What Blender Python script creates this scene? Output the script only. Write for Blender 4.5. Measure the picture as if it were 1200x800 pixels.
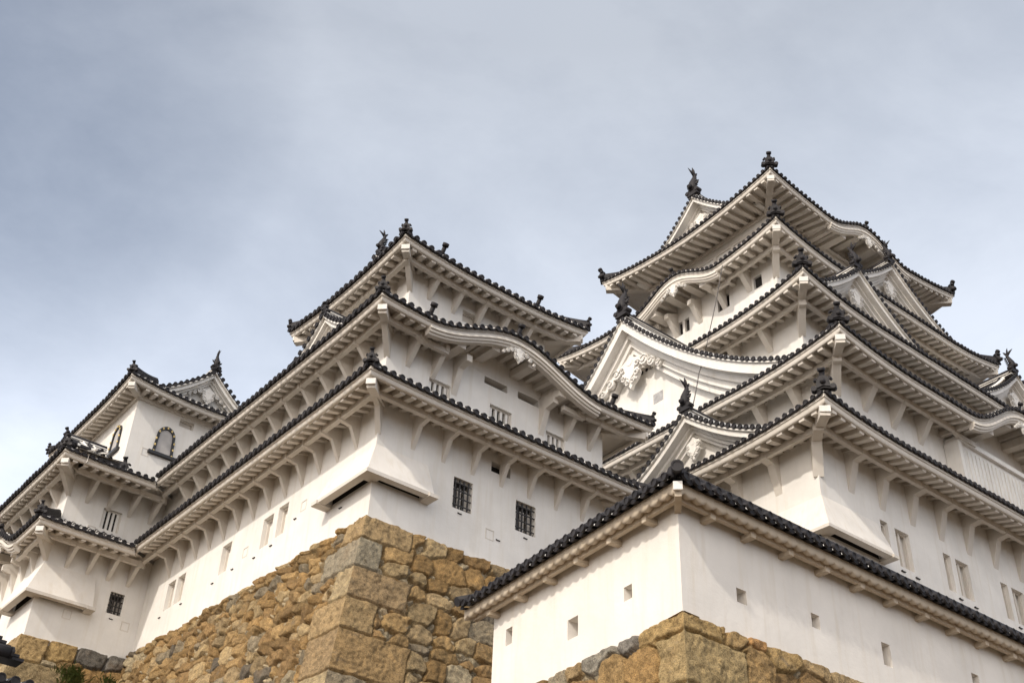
import bpy, math, random
import numpy as np
from mathutils import Vector, Matrix
random.seed(7)
RNG = np.random.RandomState(11)
scene = bpy.context.scene
for o in list(bpy.data.objects): bpy.data.objects.remove(o)
COL = scene.collection
rad = math.radians

# ------------------------------------------------------------------ camera, sky, sun
cam_d = bpy.data.cameras.new('camera'); cam = bpy.data.objects.new('camera', cam_d); COL.objects.link(cam)
CAM = Vector((0, 0, 1.6))
a_, p_, r_ = rad(52.283), rad(35.635), rad(2.515)
fw = Vector((math.cos(p_)*math.cos(a_), math.cos(p_)*math.sin(a_), math.sin(p_)))
rt = Vector((math.sin(a_), -math.cos(a_), 0)); up = rt.cross(fw)
rt2 = math.cos(r_)*rt + math.sin(r_)*up; up2 = -math.sin(r_)*rt + math.cos(r_)*up
cam.matrix_world = Matrix(((rt2.x, up2.x, -fw.x, CAM.x), (rt2.y, up2.y, -fw.y, CAM.y), (rt2.z, up2.z, -fw.z, CAM.z), (0, 0, 0, 1)))
cam_d.sensor_width = 36; cam_d.sensor_fit = 'HORIZONTAL'; cam_d.lens = 1404.96/1200*36
cam_d.clip_start = .1; cam_d.clip_end = 6000
scene.camera = cam

SUN = Vector((-1, -.30, .74)).normalized()
world = bpy.data.worlds.new('World'); scene.world = world; world.use_nodes = True
wn, wl = world.node_tree.nodes, world.node_tree.links
wn.clear()
w_out = wn.new('ShaderNodeOutputWorld'); w_bg = wn.new('ShaderNodeBackground'); w_bg.inputs[1].default_value = .10
sky = wn.new('ShaderNodeTexSky'); sky.sky_type = 'NISHITA'; sky.sun_disc = False
sky.sun_elevation = math.asin(SUN.z); sky.sun_rotation = math.atan2(SUN.x, SUN.y)
sky.air_density = 1.0; sky.dust_density = 1.5
w_tc = wn.new('ShaderNodeTexCoord')
w_map = wn.new('ShaderNodeMapping'); w_map.inputs['Scale'].default_value = (1.0, 1.3, 1.9); w_map.inputs['Rotation'].default_value = (.3, .5, .9)
w_n1 = wn.new('ShaderNodeTexNoise'); w_n1.inputs['Scale'].default_value = 2.6; w_n1.inputs['Detail'].default_value = 9; w_n1.inputs['Roughness'].default_value = .6; w_n1.inputs['Distortion'].default_value = .25
gap = Vector((-.05, .74, .67)).normalized()                      # the direction in which the veil of cloud is thinnest
w_dot = wn.new('ShaderNodeVectorMath'); w_dot.operation = 'DOT_PRODUCT'; w_dot.inputs[1].default_value = gap
w_rg = wn.new('ShaderNodeMapRange'); w_rg.inputs['From Min'].default_value = .94; w_rg.inputs['From Max'].default_value = 1.0; w_rg.inputs['To Min'].default_value = .92; w_rg.inputs['To Max'].default_value = .42
w_nr = wn.new('ShaderNodeMapRange'); w_nr.inputs['From Min'].default_value = .3; w_nr.inputs['From Max'].default_value = .7; w_nr.inputs['To Min'].default_value = -.22; w_nr.inputs['To Max'].default_value = .16
w_add = wn.new('ShaderNodeMath'); w_add.operation = 'ADD'; w_add.use_clamp = True
w_n2 = wn.new('ShaderNodeTexNoise'); w_n2.inputs['Scale'].default_value = 1.2; w_n2.inputs['Detail'].default_value = 6
w_r2 = wn.new('ShaderNodeValToRGB')
w_r2.color_ramp.elements[0].position = .30; w_r2.color_ramp.elements[0].color = (4.7, 5.2, 6.15, 1)
w_r2.color_ramp.elements[1].position = .70; w_r2.color_ramp.elements[1].color = (5.5, 5.95, 6.75, 1)
w_mix = wn.new('ShaderNodeMix'); w_mix.data_type = 'RGBA'
wl.new(w_tc.outputs['Generated'], w_map.inputs[0]); wl.new(w_map.outputs[0], w_n1.inputs[0]); wl.new(w_map.outputs[0], w_n2.inputs[0])
wl.new(w_tc.outputs['Generated'], w_dot.inputs[0]); wl.new(w_dot.outputs['Value'], w_rg.inputs[0]); wl.new(w_n1.outputs[0], w_nr.inputs[0])
wl.new(w_rg.outputs[0], w_add.inputs[0]); wl.new(w_nr.outputs[0], w_add.inputs[1]); wl.new(w_n2.outputs[0], w_r2.inputs[0])
wl.new(w_add.outputs[0], w_mix.inputs[0]); wl.new(sky.outputs[0], w_mix.inputs[6]); wl.new(w_r2.outputs[0], w_mix.inputs[7])
w_sep = wn.new('ShaderNodeSeparateXYZ'); wl.new(w_tc.outputs['Generated'], w_sep.inputs[0])     # the veil is brighter low in the sky
w_el = wn.new('ShaderNodeMapRange'); w_el.inputs['From Min'].default_value = .42; w_el.inputs['From Max'].default_value = .76; w_el.inputs['To Min'].default_value = 1.75; w_el.inputs['To Max'].default_value = .94
w_mul = wn.new('ShaderNodeVectorMath'); w_mul.operation = 'SCALE'; wl.new(w_sep.outputs[2], w_el.inputs[0]); w_wm = wn.new('ShaderNodeMix'); w_wm.data_type = 'RGBA'; w_wm.inputs[7].default_value = (6.0, 5.3, 4.5, 1); wl.new(w_r2.outputs[0], w_wm.inputs[6]); wl.new(w_wm.outputs[2], w_mul.inputs[0]); 
w_sd = wn.new('ShaderNodeVectorMath'); w_sd.operation = 'DOT_PRODUCT'; w_sd.inputs[1].default_value = SUN; wl.new(w_tc.outputs['Generated'], w_sd.inputs[0])   # thin cloud glows round the sun
w_mx = wn.new('ShaderNodeMath'); w_mx.operation = 'MAXIMUM'; w_mx.inputs[1].default_value = 0; wl.new(w_sd.outputs['Value'], w_mx.inputs[0])
w_pw = wn.new('ShaderNodeMath'); w_pw.operation = 'POWER'; w_pw.inputs[1].default_value = 1.8; wl.new(w_mx.outputs[0], w_pw.inputs[0])
wl.new(w_pw.outputs[0], w_wm.inputs[0])
w_ma = wn.new('ShaderNodeMath'); w_ma.operation = 'MULTIPLY_ADD'; w_ma.inputs[1].default_value = 2.0; w_ma.inputs[2].default_value = 1.0; wl.new(w_pw.outputs[0], w_ma.inputs[0])
w_m2 = wn.new('ShaderNodeMath'); w_m2.operation = 'MULTIPLY'; wl.new(w_el.outputs[0], w_m2.inputs[0]); wl.new(w_ma.outputs[0], w_m2.inputs[1])
wl.new(w_m2.outputs[0], w_mul.inputs['Scale']); wl.new(w_mul.outputs[0], w_mix.inputs[7])
wl.new(w_mix.outputs[2], w_bg.inputs[0]); wl.new(w_bg.outputs[0], w_out.inputs[0])

sun_d = bpy.data.lights.new('sun', 'SUN'); sun_d.energy = 2.2; sun_d.angle = rad(2.0); sun_d.color = (1, .93, .83)
sun = bpy.data.objects.new('sun', sun_d); COL.objects.link(sun)
sun.rotation_euler = (-SUN).to_track_quat('-Z', 'Y').to_euler(); sun.location = SUN*200

vs = scene.view_settings; vs.view_transform = 'Standard'; vs.look = 'None'; vs.exposure = .12; vs.gamma = 1
scene.cycles.use_denoising = True
scene.cycles.max_bounces = 8; scene.cycles.diffuse_bounces = 5

# ------------------------------------------------------------------ materials
def new_mat(name):
    m = bpy.data.materials.new(name); m.use_nodes = True
    n, l = m.node_tree.nodes, m.node_tree.links
    return m, n, l, n['Principled BSDF']
def noise(n, l, scale, detail=4, rough=.55, vec=None, sc=None):
    t = n.new('ShaderNodeTexNoise'); t.inputs['Scale'].default_value = scale; t.inputs['Detail'].default_value = detail; t.inputs['Roughness'].default_value = rough
    tc = n.new('ShaderNodeTexCoord'); src = tc.outputs['Object']
    if sc:
        mp = n.new('ShaderNodeMapping'); mp.inputs['Scale'].default_value = sc; l.new(src, mp.inputs[0]); src = mp.outputs[0]
    l.new(src, t.inputs[0]); return t.outputs[0]
def ramp(n, l, fac, stops):
    r = n.new('ShaderNodeValToRGB'); e = r.color_ramp.elements
    while len(e) < len(stops): e.new(.5)
    for k, (p, c) in enumerate(stops): e[k].position = p; e[k].color = (*c, 1)
    l.new(fac, r.inputs[0]); return r.outputs[0]
def mixc(n, l, fac, a, b, mode='MIX'):
    m = n.new('ShaderNodeMix'); m.data_type = 'RGBA'; m.blend_type = mode
    for v, i in ((fac, 0), (a, 6), (b, 7)):
        if hasattr(v, 'links'): l.new(v, m.inputs[i])
        elif i == 0: m.inputs[0].default_value = v
        else: m.inputs[i].default_value = (*v, 1)
    return m.outputs[2]
def bump(n, l, bs, h, dist, strength=1):
    b = n.new('ShaderNodeBump'); b.inputs['Distance'].default_value = dist; b.inputs['Strength'].default_value = strength
    l.new(h, b.inputs['Height']); l.new(b.outputs[0], bs.inputs['Normal'])

def plaster_mat(name, base, stain=.5):
    m, n, l, bs = new_mat(name)
    c = ramp(n, l, noise(n, l, .9, 6), [(.3, tuple(x*.87 for x in base)), (.65, base)])
    streak = ramp(n, l, noise(n, l, 1.2, 5, .6, sc=(4.5, 4.5, .35)), [(.50, (0, 0, 0)), (.78, (stain, stain, stain))])
    c = mixc(n, l, streak, c, (base[0]*.80, base[1]*.75, base[2]*.66))
    spot = ramp(n, l, noise(n, l, 5, 8, .7), [(.62, (0, 0, 0)), (.80, (.35*stain,)*3)])
    c = mixc(n, l, spot, c, (.46, .41, .35))
    l.new(c, bs.inputs['Base Color']); bs.inputs['Roughness'].default_value = .88
    bs.inputs['Specular IOR Level'].default_value = .2
    bump(n, l, bs, noise(n, l, 7, 6, .6), .012, .6)
    return m
M_WALL = plaster_mat('white_plaster', (.80, .77, .725), .45)
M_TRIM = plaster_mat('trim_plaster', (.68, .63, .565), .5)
M_EAVE = plaster_mat('shaded_eave_plaster', (.56, .475, .37), .8)  # shade under the near eaves put into the brown base colour; stains are wear
M_OLD = plaster_mat('weathered_plaster', (.80, .755, .695), .5)

def tile_mat(name, base, stripe, band=.2):
    m, n, l, bs = new_mat(name)
    c = ramp(n, l, noise(n, l, 3.2, 6, .7), [(.3, tuple(x*.6 for x in base)), (.6, base), (.8, tuple(x*1.9 for x in base))])
    if stripe:
        at = n.new('ShaderNodeAttribute'); at.attribute_name = 'run'
        f = n.new('ShaderNodeMath'); f.operation = 'FRACT'; l.new(at.outputs['Fac'], f.inputs[0])
        g = n.new('ShaderNodeMath'); g.operation = 'LESS_THAN'; g.inputs[1].default_value = band; l.new(f.outputs[0], g.inputs[0])
        wear = ramp(n, l, noise(n, l, 9, 5, .7), [(.3, (.2,)*3), (.5, (1,)*3)])
        mm = n.new('ShaderNodeMath'); mm.operation = 'MULTIPLY'; l.new(g.outputs[0], mm.inputs[0]); l.new(wear, mm.inputs[1])
        c = mixc(n, l, mm.outputs[0], c, (.70, .68, .64))
    l.new(c, bs.inputs['Base Color']); bs.inputs['Roughness'].default_value = .62; bs.inputs['Specular IOR Level'].default_value = .3
    bump(n, l, bs, noise(n, l, 25, 4), .008, .7)
    return m
M_TILE = tile_mat('grey_tile', (.026, .023, .025), False)
M_BARREL = tile_mat('plaster_jointed_tile', (.028, .025, .027), True)
M_GBARREL = tile_mat('plastered_gable_tile', (.028, .025, .027), True, .45)
M_DARKTILE = tile_mat('dark_roof_tile', (.024, .022, .024), False)

m, n, l, bs = new_mat('stone')
at = n.new('ShaderNodeAttribute'); at.attribute_name = 'tint'
c = mixc(n, l, 1.0, at.outputs['Color'], ramp(n, l, noise(n, l, 5, 9, .72), [(.30, (.42, .40, .38)), (.52, (1, 1, 1)), (.75, (1.5, 1.42, 1.30))]), 'MULTIPLY')
c = mixc(n, l, 1.0, c, ramp(n, l, noise(n, l, 42, 3, .7), [(.33, (.45, .43, .42)), (.5, (1, 1, 1)), (.72, (1.45, 1.4, 1.3))]), 'MULTIPLY')
rust = ramp(n, l, noise(n, l, 1.6, 6, .6), [(.55, (0, 0, 0)), (.78, (.28,)*3)])
c = mixc(n, l, rust, c, (.34, .205, .09))
lich = ramp(n, l, noise(n, l, 2.3, 8, .7), [(.60, (0, 0, 0)), (.72, (.6,)*3)])
c = mixc(n, l, lich, c, (.16, .145, .125))
c = mixc(n, l, 1.0, c, (.97, .955, .905), "MULTIPLY")
l.new(c, bs.inputs['Base Color']); bs.inputs['Roughness'].default_value = .95; bs.inputs['Specular IOR Level'].default_value = .2
hh = n.new('ShaderNodeMath'); hh.operation = 'ADD'; l.new(noise(n, l, 9, 8, .65), hh.inputs[0]); l.new(noise(n, l, 55, 3, .6), hh.inputs[1])
bump(n, l, bs, hh.outputs[0], .05, .8)
M_STONE = m

def flat_mat(name, col, rough=.6, metal=0, var=.25, sc=6):
    m, n, l, bs = new_mat(name)
    l.new(ramp(n, l, noise(n, l, sc, 5), [(.3, tuple(x*(1-var) for x in col)), (.7, tuple(x*(1+var) for x in col))]), bs.inputs['Base Color'])
    bs.inputs['Roughness'].default_value = rough; bs.inputs['Metallic'].default_value = metal
    return m
M_IRON = flat_mat('dark_iron', (.03, .026, .024), .6)
M_VOID = flat_mat('dark_interior', (.020, .017, .015), .9)
M_SHUT = flat_mat('grey_shutter', (.36, .35, .35), .7)
M_PANEL = flat_mat('pale_shutter_plaster', (.42, .40, .385), .85, 0, .12, 3)
M_LACQ = flat_mat('black_lacquer', (.015, .014, .014), .4)
M_GOLD = flat_mat('gold_fitting', (.62, .47, .20), .5, .3)
M_GRAVEL = flat_mat('pale_gravel', (.10, .072, .045), .95, 0, .2, 1.5)
M_GRASS = flat_mat('leaf', (.10, .13, .035), .7, 0, .4, 12)
M_CABLE = flat_mat('cable', (.10, .09, .085), .7)

# ------------------------------------------------------------------ mesh helpers
class MB:
    def __init__(s): s.v = []; s.f = []; s.m = []; s.sm = []; s.run = {}
    def add(s, pts): i = len(s.v); s.v.extend([tuple(p) for p in pts]); return i
    def face(s, idx, m=0, sm=False): s.f.append(tuple(idx)); s.m.append(m); s.sm.append(sm)
    def quad(s, a, b, c, d, m=0): i = s.add((a, b, c, d)); s.face((i, i+1, i+2, i+3), m)
    def poly(s, pts, m=0): i = s.add(pts); s.face(range(i, i+len(pts)), m)
    def hexa(s, p, m=0):                     # 8 points: bottom ring 0-3, top ring 4-7
        i = s.add(p)
        for q in ((0, 3, 2, 1), (4, 5, 6, 7), (0, 1, 5, 4), (1, 2, 6, 5), (2, 3, 7, 6), (3, 0, 4, 7)): s.face([i+k for k in q], m)
    def box(s, lo, hi, m=0):
        (a, b, c), (d, e, f) = lo, hi
        s.hexa([(a, b, c), (d, b, c), (d, e, c), (a, e, c), (a, b, f), (d, b, f), (d, e, f), (a, e, f)], m)
    def beam(s, p, q, w, h, m=0, upv=(0, 0, 1)):     # box along p->q, top centre line on p,q
        p, q = Vector(p), Vector(q); d = (q-p).normalized(); side = d.cross(Vector(upv)).normalized()*(w/2); u = side.cross(d).normalized()*h
        s.hexa([p-side-u, p+side-u, q+side-u, q-side-u, p-side, p+side, q+side, q-side], m)
    def extrude(s, poly, fn, t0, t1, m=0):      # poly of (a,z); fn(a,z,t)->xyz
        n = len(poly); i = s.add([fn(a, z, t0) for a, z in poly]+[fn(a, z, t1) for a, z in poly])
        s.face([i+k for k in range(n)], m); s.face([i+n+k for k in reversed(range(n))], m)
        for k in range(n): s.face((i+k, i+(k+1) % n, i+n+(k+1) % n, i+n+k), m)
    def grid(s, rows, m=0, sm=False):
        nr, nc = len(rows), len(rows[0]); i = s.add([p for r in rows for p in r])
        for r in range(nr-1):
            for c in range(nc-1):
                a = i+r*nc+c; s.face((a, a+1, a+nc+1, a+nc), m, sm)
    def tube(s, path, radii, seg=8, m=0, cap=True, sq=(1, 1)):
        path = [Vector(p) for p in path]; rings = []
        for k, p in enumerate(path):
            d = (path[min(k+1, len(path)-1)]-path[max(k-1, 0)]).normalized()
            ref = Vector((0, 0, 1)) if abs(d.z) < .9 else Vector((1, 0, 0))
            x = d.cross(ref).normalized(); y = x.cross(d).normalized(); r = radii[k] if isinstance(radii, (list, tuple)) else radii
            rings.append(s.add([p+x*(r*sq[0]*math.cos(2*math.pi*j/seg))+y*(r*sq[1]*math.sin(2*math.pi*j/seg)) for j in range(seg)]))
        for k in range(len(rings)-1):
            for j in range(seg): s.face((rings[k]+j, rings[k]+(j+1) % seg, rings[k+1]+(j+1) % seg, rings[k+1]+j), m, True)
        if cap: s.face([rings[0]+j for j in reversed(range(seg))], m); s.face([rings[-1]+j for j in range(seg)], m)
    def halfpipe(s, path, across, r, m=0, seg=5, run0=0., per=.32):   # half barrel along path, stores running length for plaster joints
        across = Vector(across); path = [Vector(p) for p in path]; L = run0; prev = None; rows = []
        for p in path:
            if prev is not None: L += (p-prev).length/per
            prev = p
            i = s.add([p+across*(r*math.cos(math.pi*j/(seg-1)))+Vector((0, 0, r*1.05*math.sin(math.pi*j/(seg-1)))) for j in range(seg)])
            for j in range(seg): s.run[i+j] = L
            rows.append(i)
        for k in range(len(rows)-1):
            for j in range(seg-1): s.face((rows[k]+j, rows[k]+j+1, rows[k+1]+j+1, rows[k+1]+j), m, True)
    def disc(s, c, across, upv, r, depth, m=0, seg=10):    # round tile end: rim and sunken face
        c, x, y = Vector(c), Vector(across), Vector(upv); nrm = x.cross(y)
        for (r0, r1, o0, o1) in ((r, r, -depth, 0), (r, r*.74, 0, 0), (r*.74, r*.70, 0, -.015)):
            i = s.add([c+nrm*o0+x*(r0*math.cos(2*math.pi*j/seg))+y*(r0*math.sin(2*math.pi*j/seg)) for j in range(seg)])
            k = s.add([c+nrm*o1+x*(r1*math.cos(2*math.pi*j/seg))+y*(r1*math.sin(2*math.pi*j/seg)) for j in range(seg)])
            for j in range(seg): s.face((i+j, i+(j+1) % seg, k+(j+1) % seg, k+j), m)
        s.face([k+j for j in range(seg)], m)
    def ball(s, c, r, m=0, n=6, sc=(1, 1, 1)):
        c = Vector(c); rows = []
        for a in range(n+1):
            th = math.pi*a/n; rows.append([c+Vector((r*sc[0]*math.sin(th)*math.cos(2*math.pi*b/(2*n)), r*sc[1]*math.sin(th)*math.sin(2*math.pi*b/(2*n)), r*sc[2]*math.cos(th))) for b in range(2*n+1)])
        s.grid(rows, m, True)
    def build(s, name, mats, parent=None, root=None):
        off = Vector(root.location) if root is not None else Vector((0, 0, 0))
        me = bpy.data.meshes.new(name)
        me.from_pydata([tuple(Vector(p)-off) for p in s.v] if root is not None else s.v, [], s.f)
        for m_ in mats: me.materials.append(m_)
        me.polygons.foreach_set('material_index', s.m); me.polygons.foreach_set('use_smooth', s.sm)
        if s.run:
            at = me.attributes.new('run', 'FLOAT', 'POINT'); arr = np.full(len(s.v), .5, 'f')
            for k, x in s.run.items(): arr[k] = x
            at.data.foreach_set('value', arr)
        me.update()
        o = bpy.data.objects.new(name, me); COL.objects.link(o)
        if parent is not None: o.parent = parent
        return o
def empty(name, loc, label, cat, group=None):
    o = bpy.data.objects.new(name, None); COL.objects.link(o); o.location = loc; o.empty_display_size = .3
    tag(o, label, cat, group); return o
def tag(o, label, cat, group=None, kind=None):
    if label: o['label'] = label
    if cat: o['category'] = cat
    if group: o['group'] = group
    if kind: o['kind'] = kind
def inst(me, name, root, parent, loc, rz=0, sc=1):
    o = bpy.data.objects.new(name, me); COL.objects.link(o); o.parent = parent
    o.location = Vector(loc)-Vector(root.location); o.rotation_euler = (0, 0, rz); o.scale = (sc, sc, sc) if not isinstance(sc, tuple) else sc
    return o

# ------------------------------------------------------------------ ornaments (shared meshes, face -Y)
def ornament_mesh(s, knob=True):
    b = MB(); f = lambda a, z, t: (a*s, t*s, z*s)
    prof = [(-.42, -.12), (-.30, .10), (-.27, .38), (-.17, .58), (0, .66), (.17, .58), (.27, .38), (.30, .10), (.42, -.12), (.2, -.05), (0, .02), (-.2, -.05)]
    b.extrude(prof, f, -.12, .14); b.extrude([(a*.7, z*.75+.08) for a, z in prof], f, -.18, -.11)
    for sx in (-1, 1):
        b.tube([(sx*.40*s, -.16*s, .02*s), (sx*.40*s, .14*s, .02*s)], .13*s, 9)
        b.tube([(sx*.28*s, -.14*s, .46*s), (sx*.34*s, .1*s, .50*s)], .07*s, 7)
    b.ball((0, -.2*s, .28*s), .13*s, 0, 5)
    if knob:
        b.tube([(0, .1*s, .50*s), (0, -.02*s, .68*s), (0, -.12*s, .86*s)], [.16*s, .12*s, .115*s], 9)
        b.tube([(0, -.11*s, .83*s), (0, -.18*s, .96*s)], .165*s, 10)
    o = b.build('ridge_ornament', [M_TILE]); me = o.data; bpy.data.objects.remove(o); return me
def fish_mesh(s):
    r = random.Random(3); b = MB()
    b.extrude([(-.36, -.25), (-.34, .08), (-.20, .24), (.20, .24), (.34, .08), (.36, -.25)], lambda a, z, t: (a*s, t*s, z*s), -.16, .16)
    for sx in (-1, 1): b.tube([(sx*.34*s, -.2*s, .0), (sx*.34*s, .16*s, .0)], .12*s, 8)
    path = [(0, .02, .10), (0, -.06, .32), (0, -.05, .60), (0, .06, .92), (0, .16, 1.20), (0, .12, 1.42)]
    b.tube([Vector(p)*s for p in path], [.27*s, .28*s, .23*s, .17*s, .13*s, .07*s], 9, sq=(.85, 1))
    b.tube([(0, -.28*s, .26*s), (0, -.42*s, .20*s)], [.17*s, .09*s], 7)
    for (p, q, w) in (((0, .14, 1.25), (0, -.34, 1.62), .10), ((0, .14, 1.28), (0, .02, 1.86), .11), ((0, .16, 1.2), (0, .40, 1.66), .10)):
        p, q = Vector(p)*s, Vector(q)*s; b.tube([p, p.lerp(q, .5)+Vector((0, 0, .06*s)), q], [w*s, w*s*.9, .012], 6, sq=(.45, 1))
    for sx in (-1, 1):
        b.tube([(sx*.16*s, -.1*s, .42*s), (sx*.34*s, -.04*s, .50*s), (sx*.44*s, .0, .66*s)], [.10*s, .09*s, .012], 6, sq=(.5, 1))
        for k in range(3): b.ball((sx*.2*s, (-.1+.06*k)*s, (.3+.22*k)*s), .08*s, 0, 4)
    for k in range(5): b.tube([(0, (.16+.03*k)*s, (.36+.18*k)*s), (0, (.36+.03*k)*s, (.50+.18*k)*s)], [.09*s, .012], 5, sq=(.5, 1))
    o = b.build('fish_ornament', [M_TILE]); me = o.data; bpy.data.objects.remove(o); return me
ORN_S, ORN_M, ORN_L = ornament_mesh(.42), ornament_mesh(.58), ornament_mesh(.78)
FISH_S, FISH_M, FISH_L = fish_mesh(.50), fish_mesh(.72), fish_mesh(1.0)
def pin_mesh():
    b = MB(); b.tube([(0, .12, 0), (0, 0, .12), (0, -.12, .30)], [.10, .075, .075], 8); b.tube([(0, -.11, .28), (0, -.17, .38)], .11, 9)
    b.box((-.16, -.02, -.06), (.16, .26, .10))
    o = b.build('ridge_end_tile', [M_TILE]); me = o.data; bpy.data.objects.remove(o); return me
PIN = pin_mesh()

SIDE_ROT = {'S': 0., 'W': -math.pi/2, 'N': math.pi, 'E': math.pi/2}
# ------------------------------------------------------------------ one tiled roof tier with its eaves
class Tier:
    """outer = eave rectangle, inner = where the slope ends, wall = wall rectangle under it, ze = underside of the eave board"""
    def __init__(s, root, ze, outer, inner, wall, H, lift=.3, L=4., pitch=.28, k=.3, sl=.28, raf=(.36, .11, .12), dpf=.52,
                 g=None, cut=None, karas=None, fas=1., sides='WS', beamh=.17):
        s.root = root; s.ze, s.o, s.i, s.w, s.H, s.lift, s.L, s.pitch, s.k, s.sl, s.raf = ze, outer, inner, wall, H, lift, L, pitch, k, sl, raf
        s.g = g or {}; s.cut = cut or {}; s.karas = karas or {}; s.fas = fas; s.sides = sides; s.dpf = dpf; s.beamh = beamh
    def P(s, sd, u, d, z):
        o = s.o
        return {'S': (u, o[1]+d, z), 'W': (o[0]+d, u, z), 'N': (u, o[3]-d, z), 'E': (o[2]-d, u, z)}[sd]
    def rng(s, sd):
        o = s.o; a = (o[0], o[2]) if sd in 'SN' else (o[1], o[3])
        return s.cut.get(sd, a)
    def gg(s, sd): return s.g.get(sd, (1, 1))
    def O(s, sd):
        o, w = s.o, s.w; return {'S': w[1]-o[1], 'W': w[0]-o[0], 'N': o[3]-w[3], 'E': o[2]-w[2]}[sd]
    def run(s, sd):
        o, i = s.o, s.i; return {'S': i[1]-o[1], 'W': i[0]-o[0], 'N': o[3]-i[3], 'E': o[2]-i[2]}[sd]
    def ins(s, sd):
        o, i = s.o, s.i; g = s.gg(sd); w_, e_, s_, n_ = i[0]-o[0], o[2]-i[2], i[1]-o[1], o[3]-i[3]
        a = (w_, e_) if sd in 'SN' else (s_, n_); r = s.run(sd)
        return (a[0] if g[0] > 0 else (-r if g[0] < 0 else 0), a[1] if g[1] > 0 else (-r if g[1] < 0 else 0))
    def lf(s, sd, u, u0, u1):
        g = s.gg(sd); v = 0
        if g[0] > 0: v = max(v, max(0, 1-(u-u0)/s.L)**2)
        if g[1] > 0: v = max(v, max(0, 1-(u1-u)/s.L)**2)
        return s.lift*v
    def K(s, sd, u):
        if sd not in s.karas: return 0.
        uc, h, a = s.karas[sd]; t = (u-uc)/h
        return a*(.5+.5*math.cos(math.pi*t))**1.15 if abs(t) < 1 else 0.
    def e(s, sd, u): u0, u1 = s.rng(sd); return s.ze+s.lf(sd, min(max(u, u0), u1), u0, u1)+s.K(sd, u)
    def zr(s, sd, u, d):                     # roof surface
        u0, u1 = s.rng(sd); a0, a1 = s.ins(sd); t = d/s.run(sd)
        z = s.ze+.24*s.fas+s.H*((1-s.k)*t+s.k*t*t)+s.lf(sd, u, u0+t*a0, u1-t*a1)*(1-t)
        kz = s.K(sd, u)
        if kz: z = max(z, s.ze+.24*s.fas+kz+.06*d)
        return z
    def us(s, sd, step):
        u0, u1 = s.rng(sd); n = max(2, int((u1-u0)/step)); L = [u0+(u1-u0)*q/n for q in range(n+1)]
        if sd in s.karas:
            uc, h, a = s.karas[sd]; L = sorted(set(L+[uc+h*(q/16-1) for q in range(33)])); L = [x for x in L if u0 <= x <= u1]
        return L
    def clampu(s, sd, u, d0, d1):
        u0, u1 = s.rng(sd); g = s.gg(sd)
        if g[0] > 0: u = max(u, u0+d0)
        elif g[0] < 0 and u <= u0+1e-6: u = u0-d0
        if g[1] > 0: u = min(u, u1-d1)
        elif g[1] < 0 and u >= u1-1e-6: u = u1+d1
        return u
    def soff(s, sd, u, d):
        O = s.O(sd); u0, u1 = s.rng(sd)
        return s.ze+.08*s.fas+s.lf(sd, u, u0, u1)*max(0, 1-d/O)+s.K(sd, u)+s.sl*d*(1-.75*(1 if s.K(sd, u) > .02 else 0))
    def build(s, roof_name='roof', label=None, ornaments=True, orn=None, orn_name='ridge_ornament', brackets=None, hip=True):
        root = s.root
        R = MB()
        for sd in 'SWNE':
            u0, u1 = s.rng(sd); a0, a1 = s.ins(sd); r = s.run(sd)
            if r <= 0 or u1-u0 < .1: continue
            full = sd in s.sides
            U = s.us(sd, .6); nt = 6; rows = []
            for q in range(nt+1):
                t = q/nt; row = []
                for u in U:
                    uu = s.clampu(sd, u, t*a0 if s.gg(sd)[0] > 0 else t*r, t*a1 if s.gg(sd)[1] > 0 else t*r)
                    row.append(s.P(sd, uu, t*r, s.zr(sd, uu, t*r)))
                rows.append(row)
            R.grid(rows, 1, True)
            if not full: continue
            ax = Vector((1, 0, 0)) if sd in 'SN' else Vector((0, 1, 0))
            n = max(1, int(round((u1-u0)/s.pitch))); pt = (u1-u0)/n
            for q in range(n):
                u = u0+pt*(q+.5)+random.uniform(-.012, .012); jz = random.uniform(-.012, .012)
                dmax = r
                if a0 > 0: dmax = min(dmax, (u-u0)/a0*r)
                if a1 > 0: dmax = min(dmax, (u1-u)/a1*r)
                rr = pt*.268
                sg = max(2, int(dmax/.5)+1)
                path = [s.P(sd, u, -.075+(dmax+.075)*j/sg, s.zr(sd, u, max(0, -.075+(dmax+.075)*j/sg))+.025+jz) for j in range(sg+1)]
                R.halfpipe(path, ax, rr, 2, run0=random.uniform(.55, .62))
                slope = (s.K(sd, u+.05)-s.K(sd, u-.05))/.1
                nrm = {'S': (0, -1, 0), 'W': (-1, 0, 0)}.get(sd, (0, 1, 0)); upv = Vector((0, 0, 1))
                acr = upv.cross(Vector(nrm)).normalized()
                R.disc(s.P(sd, u, -.085+random.uniform(-.015, .012), s.zr(sd, u, 0)+.005+jz), acr, upv, rr*random.uniform(1.06, 1.16), .06, 0)
                # drooping front of the flat tile between two round ones
                if q < n-1:
                    um = u+pt/2; zz = s.zr(sd, um, 0); top = []; bot = []
                    for j in range(5):
                        x = u+pt*(.16+.68*j/4); z = s.zr(sd, x, 0); sag = math.sin(math.pi*j/4)
                        top.append(s.P(sd, x, -.035, z+.02-.02*sag)); bot.append(s.P(sd, x, -.035, z-.04-.035*sag))
                    R.grid([bot, top], 0)
                    if random.random() < .85: R.grid([[s.P(sd, u+pt*q_, -.02, s.zr(sd, u+pt*q_, 0)+.012) for q_ in (.22, .78)], [s.P(sd, u+pt*q_, .0, s.zr(sd, u+pt*q_, 0)+.012+random.uniform(.025, .05)) for q_ in (.22, .78)]], 3)
                    R.grid([[s.P(sd, u+pt*(.16+.68*j/4), .10, s.zr(sd, u+pt*(.16+.68*j/4), .0)-.03) for j in range(5)], bot], 0)
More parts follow.
